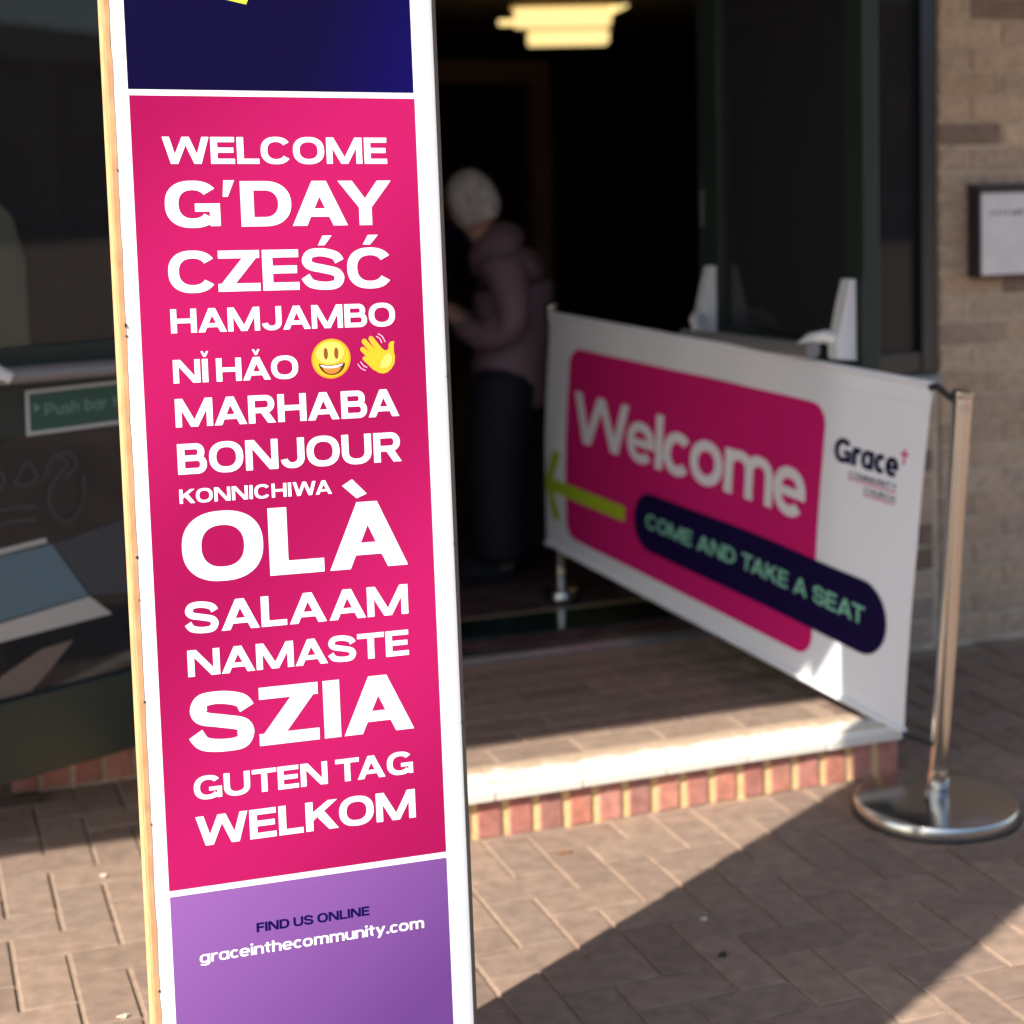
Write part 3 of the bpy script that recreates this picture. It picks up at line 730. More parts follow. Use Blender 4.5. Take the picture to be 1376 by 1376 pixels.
# its shadow meets the shadow of the tall sign: both lean by about one degree
def edge_p(z):                                                       # offset of the sign's right edge across the light
    q = Vector((-.52398881, 2.34709314, 0))*.98+(FV+Vector((0, 0, .014)))*.4818*.98+(NV*.019-FV*.014+Vector((0, 0, 1)))*z
    return q.x*LY-q.y*LX
CR = .158; TL = math.tan(SUN_EL)
Zc = .95; Dc = 1.95
def col_x(z): return (edge_p(z-Dc*TL)-.008+CR+LX*Zc)/LY
colm = thing('shadow_column', (col_x(0), Zc, 0), 'unseen round leaning column added to cast the shadow stripe on the pavement', 'column', rz=0)
dx = col_x(3)-col_x(0)
MB().tube([(0, 0, 0), (dx, 0, 3.0)], CR, 48).build('shaft', m_can, colm, True)
MB().lathe([(0, 0), (.20, 0), (.20, .04), (.165, .06), (0, .06)], 48).build('base', m_can, colm, True)

# ------------------------------------------------------------------ letter box
m_box = mat('letter_box_paint', (.04, .036, .037), .45, spec=.5); m_boxf = mat('letter_box_front', (.72, .73, .77), .34, metal=.35, noise=.06, nscale=12)
lb = thing('letter_box', P(3.043, WN-.085, 1.118), 'dark grey letter box with a pale silver front on the brick wall', 'letter box')
MB().box(0, .42, 0, .085, 0, .275, .004).build('case', m_box, lb)
MB().box(.007, .413, -.004, .0, .010, .256, .0015).build('front_plate', m_boxf, lb)
MB().prism([(-.012, .262), (.06, .283), (.06, .276), (-.012, .255)], 'x', -.006, .426).build('hood', m_box, lb)
m_ink = mat('worn_ink', (.04, .04, .045), .6)
mk = [rect(.036+i*.019, .190, .048+i*.019, .200+.002*(i % 2)) for i in range(4)]
flat('worn_mark', mk, lambda x, y: (x, -.0048, y), mat('faint_ink', (.25, .25, .26), .6), lb)
flat('worn_mark', [[(.112, .188), (.120, .204), (.128, .188)], rect(.130, .188, .136, .204), rect(.142, .188, .152, .204)], lambda x, y: (x, -.0048, y), m_ink, lb)

# ------------------------------------------------------------------ barrier posts
m_steel = mat('polished_steel', (.62, .585, .53), .16, metal=1., bump=.03, bscale=30)
m_steel2 = mat('brushed_steel', (.50, .49, .47), .22, metal=1., bump=.04, bscale=25)
m_blk = mat('black_rubber', (.012, .012, .012), .6)
def post(name, base, top, label, disc_r, group=None):
    t = thing(name, base, label, 'barrier post', rz=0, group='posts that carry the welcome banner')
    d = Vector(top)-Vector(base)
    MB().lathe([(0, 0), (disc_r-.004, 0), (disc_r, .004), (disc_r, .026), (disc_r-.004, .032), (disc_r*.93, .035), (disc_r*.5, .038), (.03, .040), (0, .040)], 72).build('base_disc', m_steel2, t, True)
    MB().lathe([(disc_r-.006, 0), (disc_r+.0035, .0), (disc_r+.0035, .005), (disc_r-.006, .005)], 72).build('rubber_ring', m_blk, t, True)
    u = d.normalized()
    MB().tube([Vector((0, 0, .035)), u*.062], .027, 24).build('collar', m_steel2, t, True)
    MB().tube([u*.062, u*.078, u*.108], [.0235, .025, .0205], 24).build('collar', m_steel, t, True)
    MB().tube([u*.10, d*.985], .0210, 28).build('pole', m_steel, t, True)
    MB().tube([d*.985, d*.992, d*1.0, d*1.004], [.0225, .025, .024, .012], 28).build('cap', m_steel2, t, True)
    MB().tube([d*.955, d*.972], .0228, 24).build('hook_ring', m_steel2, t, True)
    return t
BASE_N = (.932, 3.775, 0); TOP_N = (.982, 3.72, .962)
post('barrier_post', BASE_N, TOP_N, 'near steel barrier post with a broad round base on the pavement', .183)
BASE_F = (P(1.937, 4.945, .12)); TOP_F = Vector(P(1.925, 4.96, 1.045))
post('barrier_post', BASE_F, TOP_F, 'far steel barrier post with a small round base inside the doorway', .055)

# ------------------------------------------------------------------ welcome banner (four corners in space; the cloth sags and billows a little)
NT = Vector((.925, 3.75, .977)); NB = Vector((.855, 3.75, .193)); FT = Vector((.118, 5.30, 1.026)); FB = Vector((.093, 5.30, .302))
BW, BH = 1.55, .75
bn = (NT-FT).cross(FB-FT).normalized()
if bn.dot(Vector((0, 0, CAM_H))-NT) < 0: bn = -bn
def ban(x, y, d=0.):
    u, v = x/BW, y/BH
    p = (FB*(1-u)+NB*u)*(1-v)+(FT*(1-u)+NT*u)*v
    e4 = (u*(1-u)*4)
    w = .010*math.sin(u*7.3+.8)*math.sin(v*3.1)+.005*math.sin(u*15+v*3.4)*(1-abs(2*v-1))+.006*math.sin(u*31-v*5)*v**3*(1-v*.5)*e4+.004*math.exp(-((u-.955-(v-.5)*.06)**2)/.0030)*math.sin(v*3.1)+.005*math.exp(-((u-.05-(v-.5)*.06)**2)/.0008)*math.sin(v*3.1)
    return p+bn*(w+d)
banner_root = thing('welcome_banner', (FB+NB)/2, 'white fabric banner reading Welcome, strung between two steel posts', 'banner', rz=0)
br = Vector(banner_root.location)
def bf(d): return lambda x, y: ban(x, y, d)-br
def cloth_mat(name, c, bump=.25):
    m = bpy.data.materials.new(name); m.use_nodes = True; nt = m.node_tree; N = nt.nodes; L = nt.links
    b = N['Principled BSDF']; b.inputs['Base Color'].default_value = (*c, 1); b.inputs['Roughness'].default_value = .6; b.inputs['Specular IOR Level'].default_value = .12
    tr = N.new('ShaderNodeBsdfTranslucent'); tr.inputs[0].default_value = (*c, 1)
    mx = N.new('ShaderNodeMixShader'); mx.inputs[0].default_value = .25
    L.new(b.outputs[0], mx.inputs[1]); L.new(tr.outputs[0], mx.inputs[2]); L.new(mx.outputs[0], N['Material Output'].inputs['Surface'])
    no = N.new('ShaderNodeTexNoise'); no.inputs['Scale'].default_value = 9; ge = N.new('ShaderNodeNewGeometry'); L.new(ge.outputs['Position'], no.inputs['Vector'])
    bp = N.new('ShaderNodeBump'); bp.inputs['Strength'].default_value = bump; bp.inputs['Distance'].default_value = .01; L.new(no.outputs[0], bp.inputs['Height']); L.new(bp.outputs[0], b.inputs['Normal'])
    return m
m_bw = cloth_mat('banner_white', (.88, .91, .97)); m_bp = cloth_mat('banner_pink', (.66, .016, .19)); m_bnav = cloth_mat('banner_navy', (.010, .005, .052))
m_bl = cloth_mat('banner_lime', (.42, .60, .03)); m_bm = cloth_mat('banner_mint', (.28, .66, .50))
V = []; F = []; nx, ny = 60, 30
for i in range(nx+1):
    for j in range(ny+1):
        x = BW*i/nx; y = BH*j/ny; V.append(ban(x, y)-br)
for i in range(nx):
    for j in range(ny): a = i*(ny+1)+j; F.append((a, a+ny+1, a+ny+2, a+1))
cl = link('fabric', mesh('fabric', V, F), m_bw, banner_root, None, True)
# hems folded round the rods
for nm, y0 in (('top_hem', BH-.004), ('bottom_hem', .004)):
    MB().tube([ban(BW*t/24, y0)-br for t in range(25)], .0085, 12).build(nm, m_bw, banner_root, True)
for y in (BH-.050, .046):
    MB().tube([ban(BW*t/24, y, .0005)-br for t in range(25)], .0016, 6).build('seam', m_bw, banner_root, True)
G = .09
flat('pink_print', [rrect(.122, .058, 1.232, .655, .052)], bf(.0010), m_bp, banner_root, (G, (.1, .0, 1.3, .7)))
flat('navy_print', [rrect(.4707, .128, 1.484, .292, .081, 14)], bf(.0022), m_bnav, banner_root, (G, (.4, .1, 1.5, .3)))
arrow = [rect(.03, .182, .427, .226), diag(.058, -.006, .052, .092, .205), diag(-.006, .064, .052, .205, .317)]
arrow = [rect(.035, .182, .427, .226), [(.052, .092), (.094, .100), (.045, .204), (.0, .204)], [(.0, .204), (.045, .204), (.100, .312), (.060, .322)]]
flat('lime_arrow', arrow, bf(.0022), m_bl, banner_root, (G, (-.02, .05, .45, .33)))
FN_WEL = dict(sv=.235, sh=.19, ext=1.1, xh=.755, e=2.12)
lettering('lettering', 'Welcome', FN_WEL, .160, 1.182, .3695, .1535, bf(.0024), m_bw, banner_root, .02)
FN_COME = dict(sv=.185, sh=.165, ext=.86, xh=.74, e=2.12, space=.30)
lettering('lettering', 'COME AND TAKE A SEAT', FN_COME, .531, 1.4156, .1935, .0405, bf(.0036), m_bm, banner_root, .09)
FN_GR = dict(sv=.29, sh=.23, ext=.95, xh=.76, e=2.12)
lettering('lettering', 'Grace', FN_GR, 1.269, 1.4775, .534, .0545, bf(.0014), m_bnav, banner_root, .035)
flat('cross_mark', [rect(1.4885, .566, 1.4945, .600), rect(1.480, .5855, 1.503, .5915)], bf(.0014), m_bp, banner_root)
FN_CC = dict(sv=.20, sh=.17, ext=.84, xh=.74, e=2.12)
lettering('lettering', 'COMMUNITY', FN_CC, 1.3235, 1.478, .5075, .0128, bf(.0014), m_bnav, banner_root, .17)
lettering('lettering', 'CHURCH', FN_CC, 1.378, 1.4765, .4815, .0128, bf(.0014), m_bnav, banner_root, .17)
flat('underline', [rect(1.3235, .5015, 1.478, .5045)], bf(.0014), m_bp, banner_root)
flat('underline', [rect(1.378, .4755, 1.4765, .4785)], bf(.0014), m_bp, banner_root)
# hooks at the corners
tn = Vector(TOP_N); bN = Vector(BASE_N); dN = tn-bN
MB().tube([ban(BW-.005, BH-.008)-br, ban(BW+.012, BH-.006)-br, bN+dN*.963-br], [.010, .008, .007], 10).build('corner_hook', m_blk, banner_root, True)
MB().tube([ban(BW-.01, .004)-br, ban(BW+.004, -.004)-br, bN+dN*.17+Vector((-.017, -.008, 0))-br], [.007, .006, .004], 10).build('corner_hook', m_blk, banner_root, True)
MB().tube([ban(.0, BH-.01)-br, TOP_F-br+Vector((0, 0, -.03))], .006, 8).build('corner_hook', m_silver, banner_root, True)
MB().tube([ban(.005, .0)-br, ban(-.012, -.004)-br, BASE_F+(TOP_F-BASE_F)*.2-br], .009, 8).build('corner_hook', m_silver, banner_root, True)

# ------------------------------------------------------------------ the tall sign in front
og = Vector((-.52398881*.98, 2.34709314*.98, CAM_H*.02))
hp = (FV*1.0+Vector((0, 0, .014))).normalized()
up = (NV*.019+FV*-.014+Vector((0, 0, 1))).normalized(); yb = up.cross(hp).normalized()
sign = bpy.data.objects.new('totem_sign', None); col.objects.link(sign)
mw_ = Matrix((hp, yb, up)).transposed().to_4x4(); mw_.translation = og; sign.matrix_world = mw_ @ Matrix.Scale(.98, 4)
tag(sign, 'tall white upright signboard with a pink panel of greetings in many languages', 'signboard')
SH = -.0297
def tf(d): return lambda a, b: (a, -d, b)
def sh(a, b): return b + SH*(a-.03)
m_tw = mat('sign_white_paint', (.86, .87, .89), .4, spec=.3)
m_wood = mat('plywood_edge', (.55, .35, .17), .7, noise=.18, nscale=22, bump=.3, bscale=80)
m_woodd = mat('plywood_face_edge', (.52, .27, .13), .75, noise=.2, nscale=30)
m_drk = mat('dark_edge', (.085, .072, .055), .7)
m_pink = print_grad('print_pink', (.285, .006, .070), (.385, .010, .100), -.85, 1., -1.19, .76)
m_navy = print_grad('print_navy', (.0036, .0022, .030), (.006, .003, .16), 2.2, -.8, 1.0-.35, rough=.7)
m_purp = print_grad('print_purple', (.24, .10, .34), (.11, .04, .19), 1.6, -1.9, .78)
m_ty = mat('lettering_white', (.88, .88, .90), .4, spec=.3)
m_tn = mat('lettering_navy', (.006, .003, .075), .6, spec=.03)
m_lime = mat('print_lime', (.50, .62, .05), .45, spec=.3)
TOPZ = 2.40
def sheared(x0, x1, y0, y1, z0, z1, name, mt, bev=0.):
    b = MB().box(x0, x1, y0, y1, z0, z1, bev)
    for v in b.bm.verts:
        v.co.z += SH*(v.co.x-.03) if v.co.z > .3 else 0
    return b.build(name, mt, sign)
panel = sheared(.0115, .476, 0, .018, -.018, TOPZ, 'panel', m_tw, .0008)
# plywood batten along the left edge, its front corner showing a darker raw strip
def batten(x0, x1, y0, y1, name, mt, jag):
    V = []; F = []; n = 120
    for i in range(n+1):
        z = TOPZ*i/n; j = random.gauss(0, jag)
        V += [(x0, y0, z), (x1+j, y0, z), (x1, y1, z), (x0, y1, z)]
    for i in range(n):
        a = i*4
        for k in range(4): F.append((a+k, a+(k+1) % 4, a+4+(k+1) % 4, a+4+k))
    F += [(0, 3, 2, 1), (n*4, n*4+1, n*4+2, n*4+3)]
    me = mesh(name, V, F, mt); return link(name, me, None, sign)
batten(.0050, .0118, -.0008, .017, 'batten', m_woodd, .0005)
batten(.0035, .0112, .0175, .060, 'batten', m_wood, .0)
sheared(.4765, .4818, .0005, .055, .0, TOPZ-.01, 'edge_strip', m_drk)
sheared(.02, .47, .019, .055, .0, TOPZ-.01, 'back_frame', m_drk)
MB().box(-.03, .52, -.12, .22, -.0295, -.0165, .002).build('foot_plate', m_drk, sign)
for z, s_ in ((.93, 1), (.725, .8), (1.47, .7), (1.255, 1.4), (1.24, .8), (.55, .7), (.87, .5), (.31, .8)):
    MB().lathe([(0, 0), (.0026*s_, .0), (.0019*s_, .0006), (0, .0008)], 7, (0, 0, 0)).build('chip', m_drk, sign, loc=(.0118+random.uniform(-.0006, .0006), -.001, z)).rotation_euler = (R(90), 0, random.random())
for z in (1.18, .93, .66):
    MB().lathe([(0, 0), (.0022, .0), (.0018, .0012), (0, .0016)], 8).build('screw', m_drk, sign, loc=(.4765, -.0012, z-.03)).rotation_euler = (R(90), 0, 0)
def quad(a0, a1, b0, b1): return [(a0, sh(a0, b0)), (a1, sh(a1, b0)), (a1, sh(a1, b1)), (a0, sh(a0, b1))]
D1, D2 = .0004, .0008
flat('navy_panel', [quad(.0315, .4425, 1.5816, 2.32)], tf(D1), m_navy, sign)
flat('pink_panel', [quad(.0325, .4434, .4502, 1.5730)], tf(D1), m_pink, sign)
flat('purple_panel', [quad(.0330, .4434, .10, .4412)], tf(D1), m_purp, sign)
e1 = Vector((-.974, .225)); e2 = Vector((.424, .905)).normalized(); c0 = Vector((.2015, 1.6976))
flat('lime_arrow', [[tuple(c0), tuple(c0+e1*.10), tuple(c0+e1*.10+e2*.25), tuple(c0+e2*.25)]], tf(D2), m_lime, sign)
FW = dict(sv=.252, sh=.192, ext=1.04, xh=.74, e=2.35, space=.18)
FO = dict(FW, sv=.285, sh=.205)
def line(s, x1, b0, cap, f=FW, x0=.0742, mt=None, track=.088, name='lettering'):
    words, W = word_polys(s, f, track); k = (x1-x0)/W
    for w in words: flat(name, [[(x0+a*k, b0+b*cap+SH*(a*k)) for a, b in p] for p in w], tf(D2), mt or m_ty, sign)
line('WELCOME', .3980, 1.4767, .0378)
line("G'DAY", .4020, 1.3879, .0643, FO)
line('CZEŚĆ', .3997, 1.2963, .0580)
line('HAMJAMBO', .3998, 1.2397, .0338)
line('NĬ HǍO', .2523, 1.1691, .0330)
line('MARHABA', .3998, 1.1071, .0400)
line('BONJOUR', .4006, 1.0402, .0432)
line('KONNICHIWA', .2936, .9990, .0200, dict(FW, sv=.24, sh=.18), track=.12)
line('OLÀ', .4034, .8864, .0975, FO)
line('SALAAM', .4009, .8134, .0440)
line('NAMASTE', .3990, .7518, .0378)
line('SZIA', .4020, .6413, .0845, FO)
line('GUTEN TAG', .3976, .5744, .0335)
line('WELKOM', .3987, .5074, .0428)
line('FIND US ONLINE', .3213, .3684, .0136, dict(FW, sv=.26, sh=.195, space=.28), .1537, m_tn, .1)
line('graceinthecommunity.com', .4042, .3388, .0165, dict(FW, sv=.225, sh=.17, xh=.74), .0705, None, .075)
# the two round emblems beside NI HAO: a laughing face and a waving hand
m_y1 = mat('emoji_orange', (.72, .28, .02), .5, spec=.1); m_y2 = mat('emoji_yellow', (.76, .40, .025), .5, spec=.1); m_y3 = mat('emoji_pale', (.78, .52, .12), .5, spec=.1)
m_br = mat('emoji_brown', (.20, .065, .01), .4); m_dk = mat('emoji_dark', (.07, .02, .008), .4); m_or = mat('emoji_tongue', (.52, .19, .03), .4)
ex, ey, er = .3014, 1.1885, .0290
face = flat('face_emblem', [ell(ex, ey, er, er, e=2)], tf(D2), m_y1, sign)
flat('face_disc', [ell(ex, ey+.0004, er*.93, er*.93, e=2)], tf(D2+.0003), m_y2, face)
flat('face_glow', [ell(ex-.001, ey+.0085, er*.72, er*.56, e=2)], tf(D2+.0006), m_y3, face)
for dx in (-.0080, .0076): flat('eye', [ell(ex+dx, ey+.0078+dx*-.03, .0030, .0084, e=2)], tf(D2+.0009), m_br, face)
mouth = [sell(ex+.0004, ey-.0058, .0192, .0176, R(a), 2) for a in range(180, 361, 8)]
top_ = [(ex+.0196-.0392*t, ey-.0058-.0040*math.sin(math.pi*t)+.0003) for t in [i/10 for i in range(1, 10)]]
flat('mouth', [mouth+top_], tf(D2+.0009), m_dk, face)
mi = [sell(ex+.0004, ey-.0082, .0148, .0138, R(a), 2) for a in range(195, 346, 8)]
flat('tongue', [mi], tf(D2+.0012), m_or, face)
teeth = [(ex-.0172, ey-.0078), (ex-.0150, ey-.0105), (ex-.009, ey-.0130), (ex, ey-.0138), (ex+.009, ey-.0130), (ex+.0150, ey-.0105), (ex+.0174, ey-.0078), (ex+.009, ey-.0098), (ex, ey-.0106), (ex-.009, ey-.0098)]
flat('teeth', [teeth], tf(D2+.0015), m_ty, face)
def hp_(px, py):        # emblem outline measured on the print, 1376 wide crop of 140 px
    return (.2726+ (px-88)*(.0580/513.), 1.1904-.0032-(py-412)*(.0580/513.))
def cap_stroke(a, b, w0, w1):
    a = Vector(hp_(*a)); b = Vector(hp_(*b)); k = .0580/513.; d = (b-a).normalized(); n_ = Vector((-d.y, d.x)); out = []
    a0 = math.atan2(n_.y, n_.x)
    out += [tuple(a+Vector((math.cos(a0+math.pi*i/10), math.sin(a0+math.pi*i/10)))*w0*k) for i in range(11)]
    out += [tuple(b-n_*w1*k), tuple(b+n_*w1*k)]
    return out
fing = [cap_stroke((880, 178), (1010, 370), 33, 42), cap_stroke((788, 208), (960, 420), 33, 42), cap_stroke((762, 308), (930, 480), 31, 42), cap_stroke((785, 428), (930, 560), 28, 42)]
palm = [hp_(*q) for q in ((1000, 300), (1045, 335), (1085, 345), (1108, 318), (1110, 275), (1125, 245), (1150, 230), (1188, 232), (1178, 290), (1178, 370), (1190, 440), (1178, 520), (1140, 580), (1080, 628), (1020, 640), (960, 625), (900, 580), (850, 540), (890, 470), (930, 420), (960, 350))]
hand = flat('hand_emblem', fing+[palm], tf(D2), m_y2, sign)
flat('palm_glow', [[hp_(*q) for q in ((1060, 400), (1110, 380), (1150, 430), (1150, 500), (1100, 560), (1030, 580), (980, 550), (1010, 470))]], tf(D2+.0003), m_y3, hand)
for a, b in (((955, 330), (915, 275)), ((920, 405), (840, 310)), ((880, 480), (800, 395))):
    pass
wv = []; m_wv = mat('wave_pink', (.85, .45, .62), .4)
for pts in ([(975, 120), (1030, 160), (1068, 235)], [(952, 152), (1000, 190), (1022, 245)], [(690, 492), (730, 550), (790, 585)], [(728, 465), (765, 520), (812, 547)]):
    flat('wave_line', stroke([hp_(*p) for p in pts], .0013, .0013, 6), tf(D2), m_wv, sign)

# ------------------------------------------------------------------ the person inside
def skin(name, nodes, edges, mt, parent, sub=2):
    me = bpy.data.meshes.new(name); me.from_pydata([n[0] for n in nodes], edges, []); o = bpy.data.objects.new('tmp', me); col.objects.link(o)
    md = o.modifiers.new('s', 'SKIN'); md.use_smooth_shade = True
    for i, n in enumerate(nodes):
        sv = me.skin_vertices[0].data[i]; r = n[1]; sv.radius = r if isinstance(r, tuple) else (r, r); sv.use_root = (i == 0)
    o.modifiers.new('b', 'SUBSURF').levels = sub
    dg = bpy.context.evaluated_depsgraph_get(); ev = o.evaluated_get(dg)
    out = bpy.data.meshes.new_from_object(ev); bpy.data.objects.remove(o)
    for p in out.polygons: p.use_smooth = True
    out.materials.clear(); out.materials.append(mt)
    return link(name, out, None, parent)
m_skin = mat('skin', (.42, .25, .19), .55); m_hair = mat('white_hair', (.55, .53, .51), .8, noise=.4, nscale=22, bump=.4, bscale=150)
m_coat = mat('quilted_coat', (.20, .125, .15), .6, noise=.1, nscale=10); m_trou = mat('dark_trousers', (.01, .01, .018), .8)
PB = Vector((-.045, 5.66, .12))
person = thing('person', PB, 'stooping person with white hair in a dusky purple quilted coat, looking down', 'person', rz=0)
# local frame: facing -x; y is across the body (towards and away from the camera)
body = [((.02, 0, .66), .11), ((.035, 0, .80), .10), ((.045, 0, .92), .09), ((.03, 0, 1.03), .08), ((-.015, 0, 1.09), .055), ((-.065, 0, 1.15), .045), ((-.085, 0, 1.20), .05),
        ((.02, -.08, .62), .085), ((.01, -.085, .36), .06), ((.03, -.09, .08), .04), ((-.03, -.09, .035), .035), ((-.11, -.09, .025), .026),
        ((.02, .08, .62), .085), ((.03, .085, .36), .06), ((.05, .09, .08), .04), ((-.01, .09, .035), .035), ((-.09, .09, .025), .026),
        ((.03, -.135, 1.00), .038), ((.045, -.18, .87), .032), ((-.07, -.15, .82), .033), ((-.155, -.10, .885), .024), ((-.185, -.085, .90), (.026, .014)),
        ((.03, .135, 1.00), .038), ((.045, .18, .87), .032), ((-.07, .15, .82), .033), ((-.155, .08, .885), .024), ((-.185, .065, .90), (.026, .014))]
edg = [(0, 1), (1, 2), (2, 3), (3, 4), (4, 5), (5, 6), (0, 7), (7, 8), (8, 9), (9, 10), (10, 11), (0, 12), (12, 13), (13, 14), (14, 15), (15, 16), (3, 17), (17, 18), (18, 19), (19, 20), (20, 21), (3, 22), (22, 23), (23, 24), (24, 25), (25, 26)]
skin('body', body, edg, m_skin, person)
# head
bm = bmesh.new(); bmesh.ops.create_uvsphere(bm, u_segments=28, v_segments=20, radius=1)
for v in bm.verts:
    x, y, z = v.co
    sx = .088; sy = .070*(1-.12*max(0, -z)); sz = .108
    X_ = x*sx; Y_ = y*sy; Z_ = z*sz
    if x < 0 and z < -.2: X_ *= 1-.18*(-z-.2); 
    if x < -.75: X_ -= .014*math.exp(-((z+.12)**2)/.02-(y**2)/.015)      # nose
    if x < -.5: X_ += .010*(math.exp(-((z-.08)**2)/.012-((abs(y)-.36)**2)/.03))  # eye sockets
    if x < -.6: X_ -= .004*math.exp(-((z+.42)**2)/.004-(y**2)/.06); X_ += .004*math.exp(-((z+.50)**2)/.0015-(y**2)/.06)
    if abs(x) < .15 and abs(z) < .22 and abs(y) > .9: Y_ *= 1.12          # ears
    v.co = (X_, Y_, Z_)
me = bpy.data.meshes.new('head'); bm.to_mesh(me); bm.free()
head = link('head', me, m_skin, person, (-.085, 0, 1.245), True); head.rotation_euler = (0, R(-22), R(-28))
for dy in (-.026, .026):
    MB().lathe([(0, -.007), (.005, -.005), (.0075, 0), (.005, .005), (0, .007)], 10, (-.079, dy, .008)).build('eye', m_dk, head, True)
bm = bmesh.new(); bmesh.ops.create_uvsphere(bm, u_segments=36, v_segments=26, radius=1)
for v in bm.verts:
    x, y, z = v.co; n_ = 1+.02*math.sin(7*x+4*z)*math.sin(6*y+3)+(.06*max(0, -z))
    v.co = (x*.090*n_+.008, y*.077*n_, z*.108*n_+.006)
dl = [v for v in bm.verts if v.co.x < -.060 and v.co.z < .045 or v.co.z < -.085]
bmesh.ops.delete(bm, geom=dl, context='VERTS')
me = bpy.data.meshes.new('hair'); bm.to_mesh(me); bm.free(); link('hair', me, m_hair, head, None, True).modifiers.new('s', 'SOLIDIFY').thickness = .008
# quilted coat
nodes = []; edges = []
zs = [.56, .60, .66, .71, .74, .79, .82, .87, .90, .95, .98, 1.03, 1.06, 1.10]
for i, z in enumerate(zs):
    rr = (.158 if i % 2 else .146)*(1 if z < .98 else 1-(z-.98)*1.6)
    nodes.append(((.03+.02*math.sin((z-.6)*5)-max(0, z-1.0)*.5, 0, z), (rr, rr*.98)))
    if i: edges.append((i-1, i))
k0 = len(nodes)
nodes.append(((-.06, 0, 1.15), .078)); edges.append((k0-1, k0))
sh_i = zs.index(1.03)
for s_ in (-1, 1):
    arm = [((.025, s_*.13, 1.03), .082), ((.04, s_*.165, .97), .062), ((.05, s_*.185, .90), .064), ((.045, s_*.19, .845), .056), ((-.0, s_*.17, .815), .054), ((-.06, s_*.15, .815), .052), ((-.11, s_*.12, .84), .042), ((-.14, s_*.10, .868), .036)]
    b0 = len(nodes); nodes += arm; edges.append((sh_i, b0)); edges += [(b0+i, b0+i+1) for i in range(len(arm)-1)]
skin('coat', nodes, edges, m_coat, person)
for s_ in (-1, 1):
    lx = s_*.045; leg = [((.03, s_*.05, .72), .125), ((.03+lx*.6, s_*.07, .60), .122), ((.025+lx, s_*.08, .36), .110), ((.03+lx, s_*.09, .12), .098), ((.03+lx, s_*.09, .05), .096)]
    skin('trouser_leg', leg, [(0, 1), (1, 2), (2, 3), (3, 4)], m_trou, person)
    MB().tube([(.07+lx, s_*.09, .03), (-.0+lx, s_*.09, .035), (-.07+lx, s_*.09, .028), (-.12+lx, s_*.09, .02)], [.034, .044, .042, .022], 14).build('shoe', m_trou, person, True)
    # hand: palm is the end of the body mesh; five fingers closing on the paper
    c = Vector((-.195, s_*.085-.01*(s_ > 0), .902))
    for q in range(4):
        y0 = c.y+(-.016+.0105*q); ln = (.030, .034, .032, .025)[q]
        MB().tube([(c.x, y0, c.z), (c.x-ln*.55, y0, c.z+.004), (c.x-ln*.9, y0, c.z-.008), (c.x-ln*.8, y0, c.z-.018)], [.0058, .0055, .005, .004], 8).build('finger', m_skin, person, True)
    MB().tube([(c.x+.012, c.y-s_*.012, c.z+.004), (c.x-.008, c.y-s_*.024, c.z+.012), (c.x-.026, c.y-s_*.022, c.z+.012)], [.007, .006, .0048], 8).build('thumb', m_skin, person, True)
leafl = link('paper', mesh('paper', [(-.30, -.09, .905), (-.20, -.09, .898), (-.20, .07, .898), (-.30, .07, .905), (-.30, -.09, .9035), (-.20, -.09, .8965), (-.20, .07, .8965), (-.30, .07, .9035)], [(0, 1, 2, 3), (7, 6, 5, 4), (0, 4, 5, 1), (1, 5, 6, 2), (2, 6, 7, 3), (3, 7, 4, 0)]), mat('paper', (.4, .38, .34), .8))
leafl.location = PB; tag(leafl, 'folded paper held in both hands by the stooping person', 'paper')

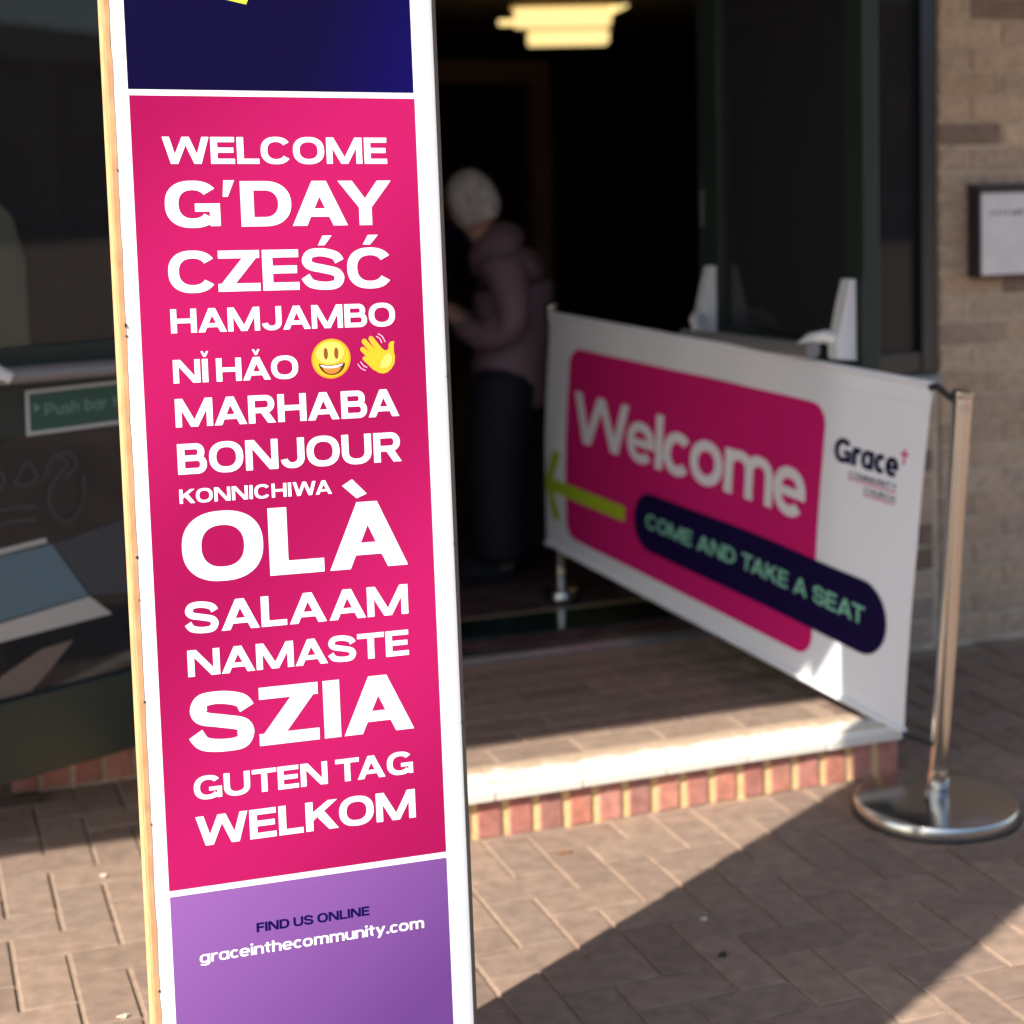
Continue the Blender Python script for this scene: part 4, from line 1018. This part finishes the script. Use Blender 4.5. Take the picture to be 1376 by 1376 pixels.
# ------------------------------------------------------------------ small litter
m_leaf = mat('dry_leaf', (.16, .07, .03), .8); m_bit = mat('pale_grit', (.55, .47, .36), .9); m_leafd = mat('dark_leaf', (.03, .025, .02), .8)
def litter(s, n, L_, W_, mt, label, rz, name='dry_leaf', cat='leaf', z=.0025):
    V = []; F = []; K = 10
    for i in range(K+1):
        t = i/K; w = W_*math.sin(math.pi*t)**.7*(1+.2*math.sin(i*2.1)); V += [((t-.5)*L_, -w/2, .002*math.sin(i)), ((t-.5)*L_, 0, .004+.001*math.cos(i*1.7)), ((t-.5)*L_, w/2, .002*math.cos(i))]
    for i in range(K):
        for k in range(2): a = i*3+k; F.append((a, a+3, a+4, a+1))
    o = link(name, mesh(name, V, F), mt, None, P(s, n, z)); o.rotation_euler = (0, 0, rz); o.modifiers.new('s', 'SOLIDIFY').thickness = .0008
    return tag(o, label, cat)
litter(1.302, 3.335, .034, .014, m_leaf, 'small brown dry leaf on the sunny pavement in front of the step', .3)
litter(1.395, 2.78, .022, .014, m_leafd, 'small dark leaf lying in the shadow stripe on the pavement', .8)
litter(1.43, 2.93, .018, .012, m_bit, 'pale fleck of grit by the edge of the shadow stripe', .4, 'stone_chip', 'grit')
litter(.365, 3.60, .016, .012, m_bit, 'pale fleck of grit on sunny paving just left of the wooden sign edge', .2, 'stone_chip', 'grit')
litter(.12, 3.58, .016, .010, m_bit, 'pale fleck of grit on the paving at the far left edge', .2, 'stone_chip', 'grit')
litter(.325, 2.965, .022, .011, m_bit, 'pale fleck of grit near the bottom of the tall sign', .5, 'stone_chip', 'grit')

# ------------------------------------------------------------------ the other side of the precinct, behind the camera (seen only in reflections)
m_ob = mat('far_brick', (.20, .13, .10), .9, noise=.25, nscale=3); m_ow = mat('far_window', (.03, .035, .04), .15); m_or_ = mat('far_roof', (.09, .07, .065), .8)
ob = thing('terrace_building', P(-30, -24, 0), 'long brick building across the precinct behind the viewer', 'building')
MB().box(0, 132, -8, 0, 0, 5.0).build('wall', m_ob, ob)
MB().prism([(-8.3, 5.001), (.3, 5.001), (-4, 6.6)], 'x', -.3, 132.3).build('roof', m_or_, ob)
for lv in (.9, 3.1):
    for k in range(42): 
        w_ = MB().box(1.2+3.1*k, 2.8+3.1*k, .001, .06, lv, lv+1.4, .01).build('window', m_ow, ob)
        MB().box(1.1+3.1*k, 2.9+3.1*k, .001, .12, lv-.12, lv-.002, .01).build('sill', m_stone, ob)
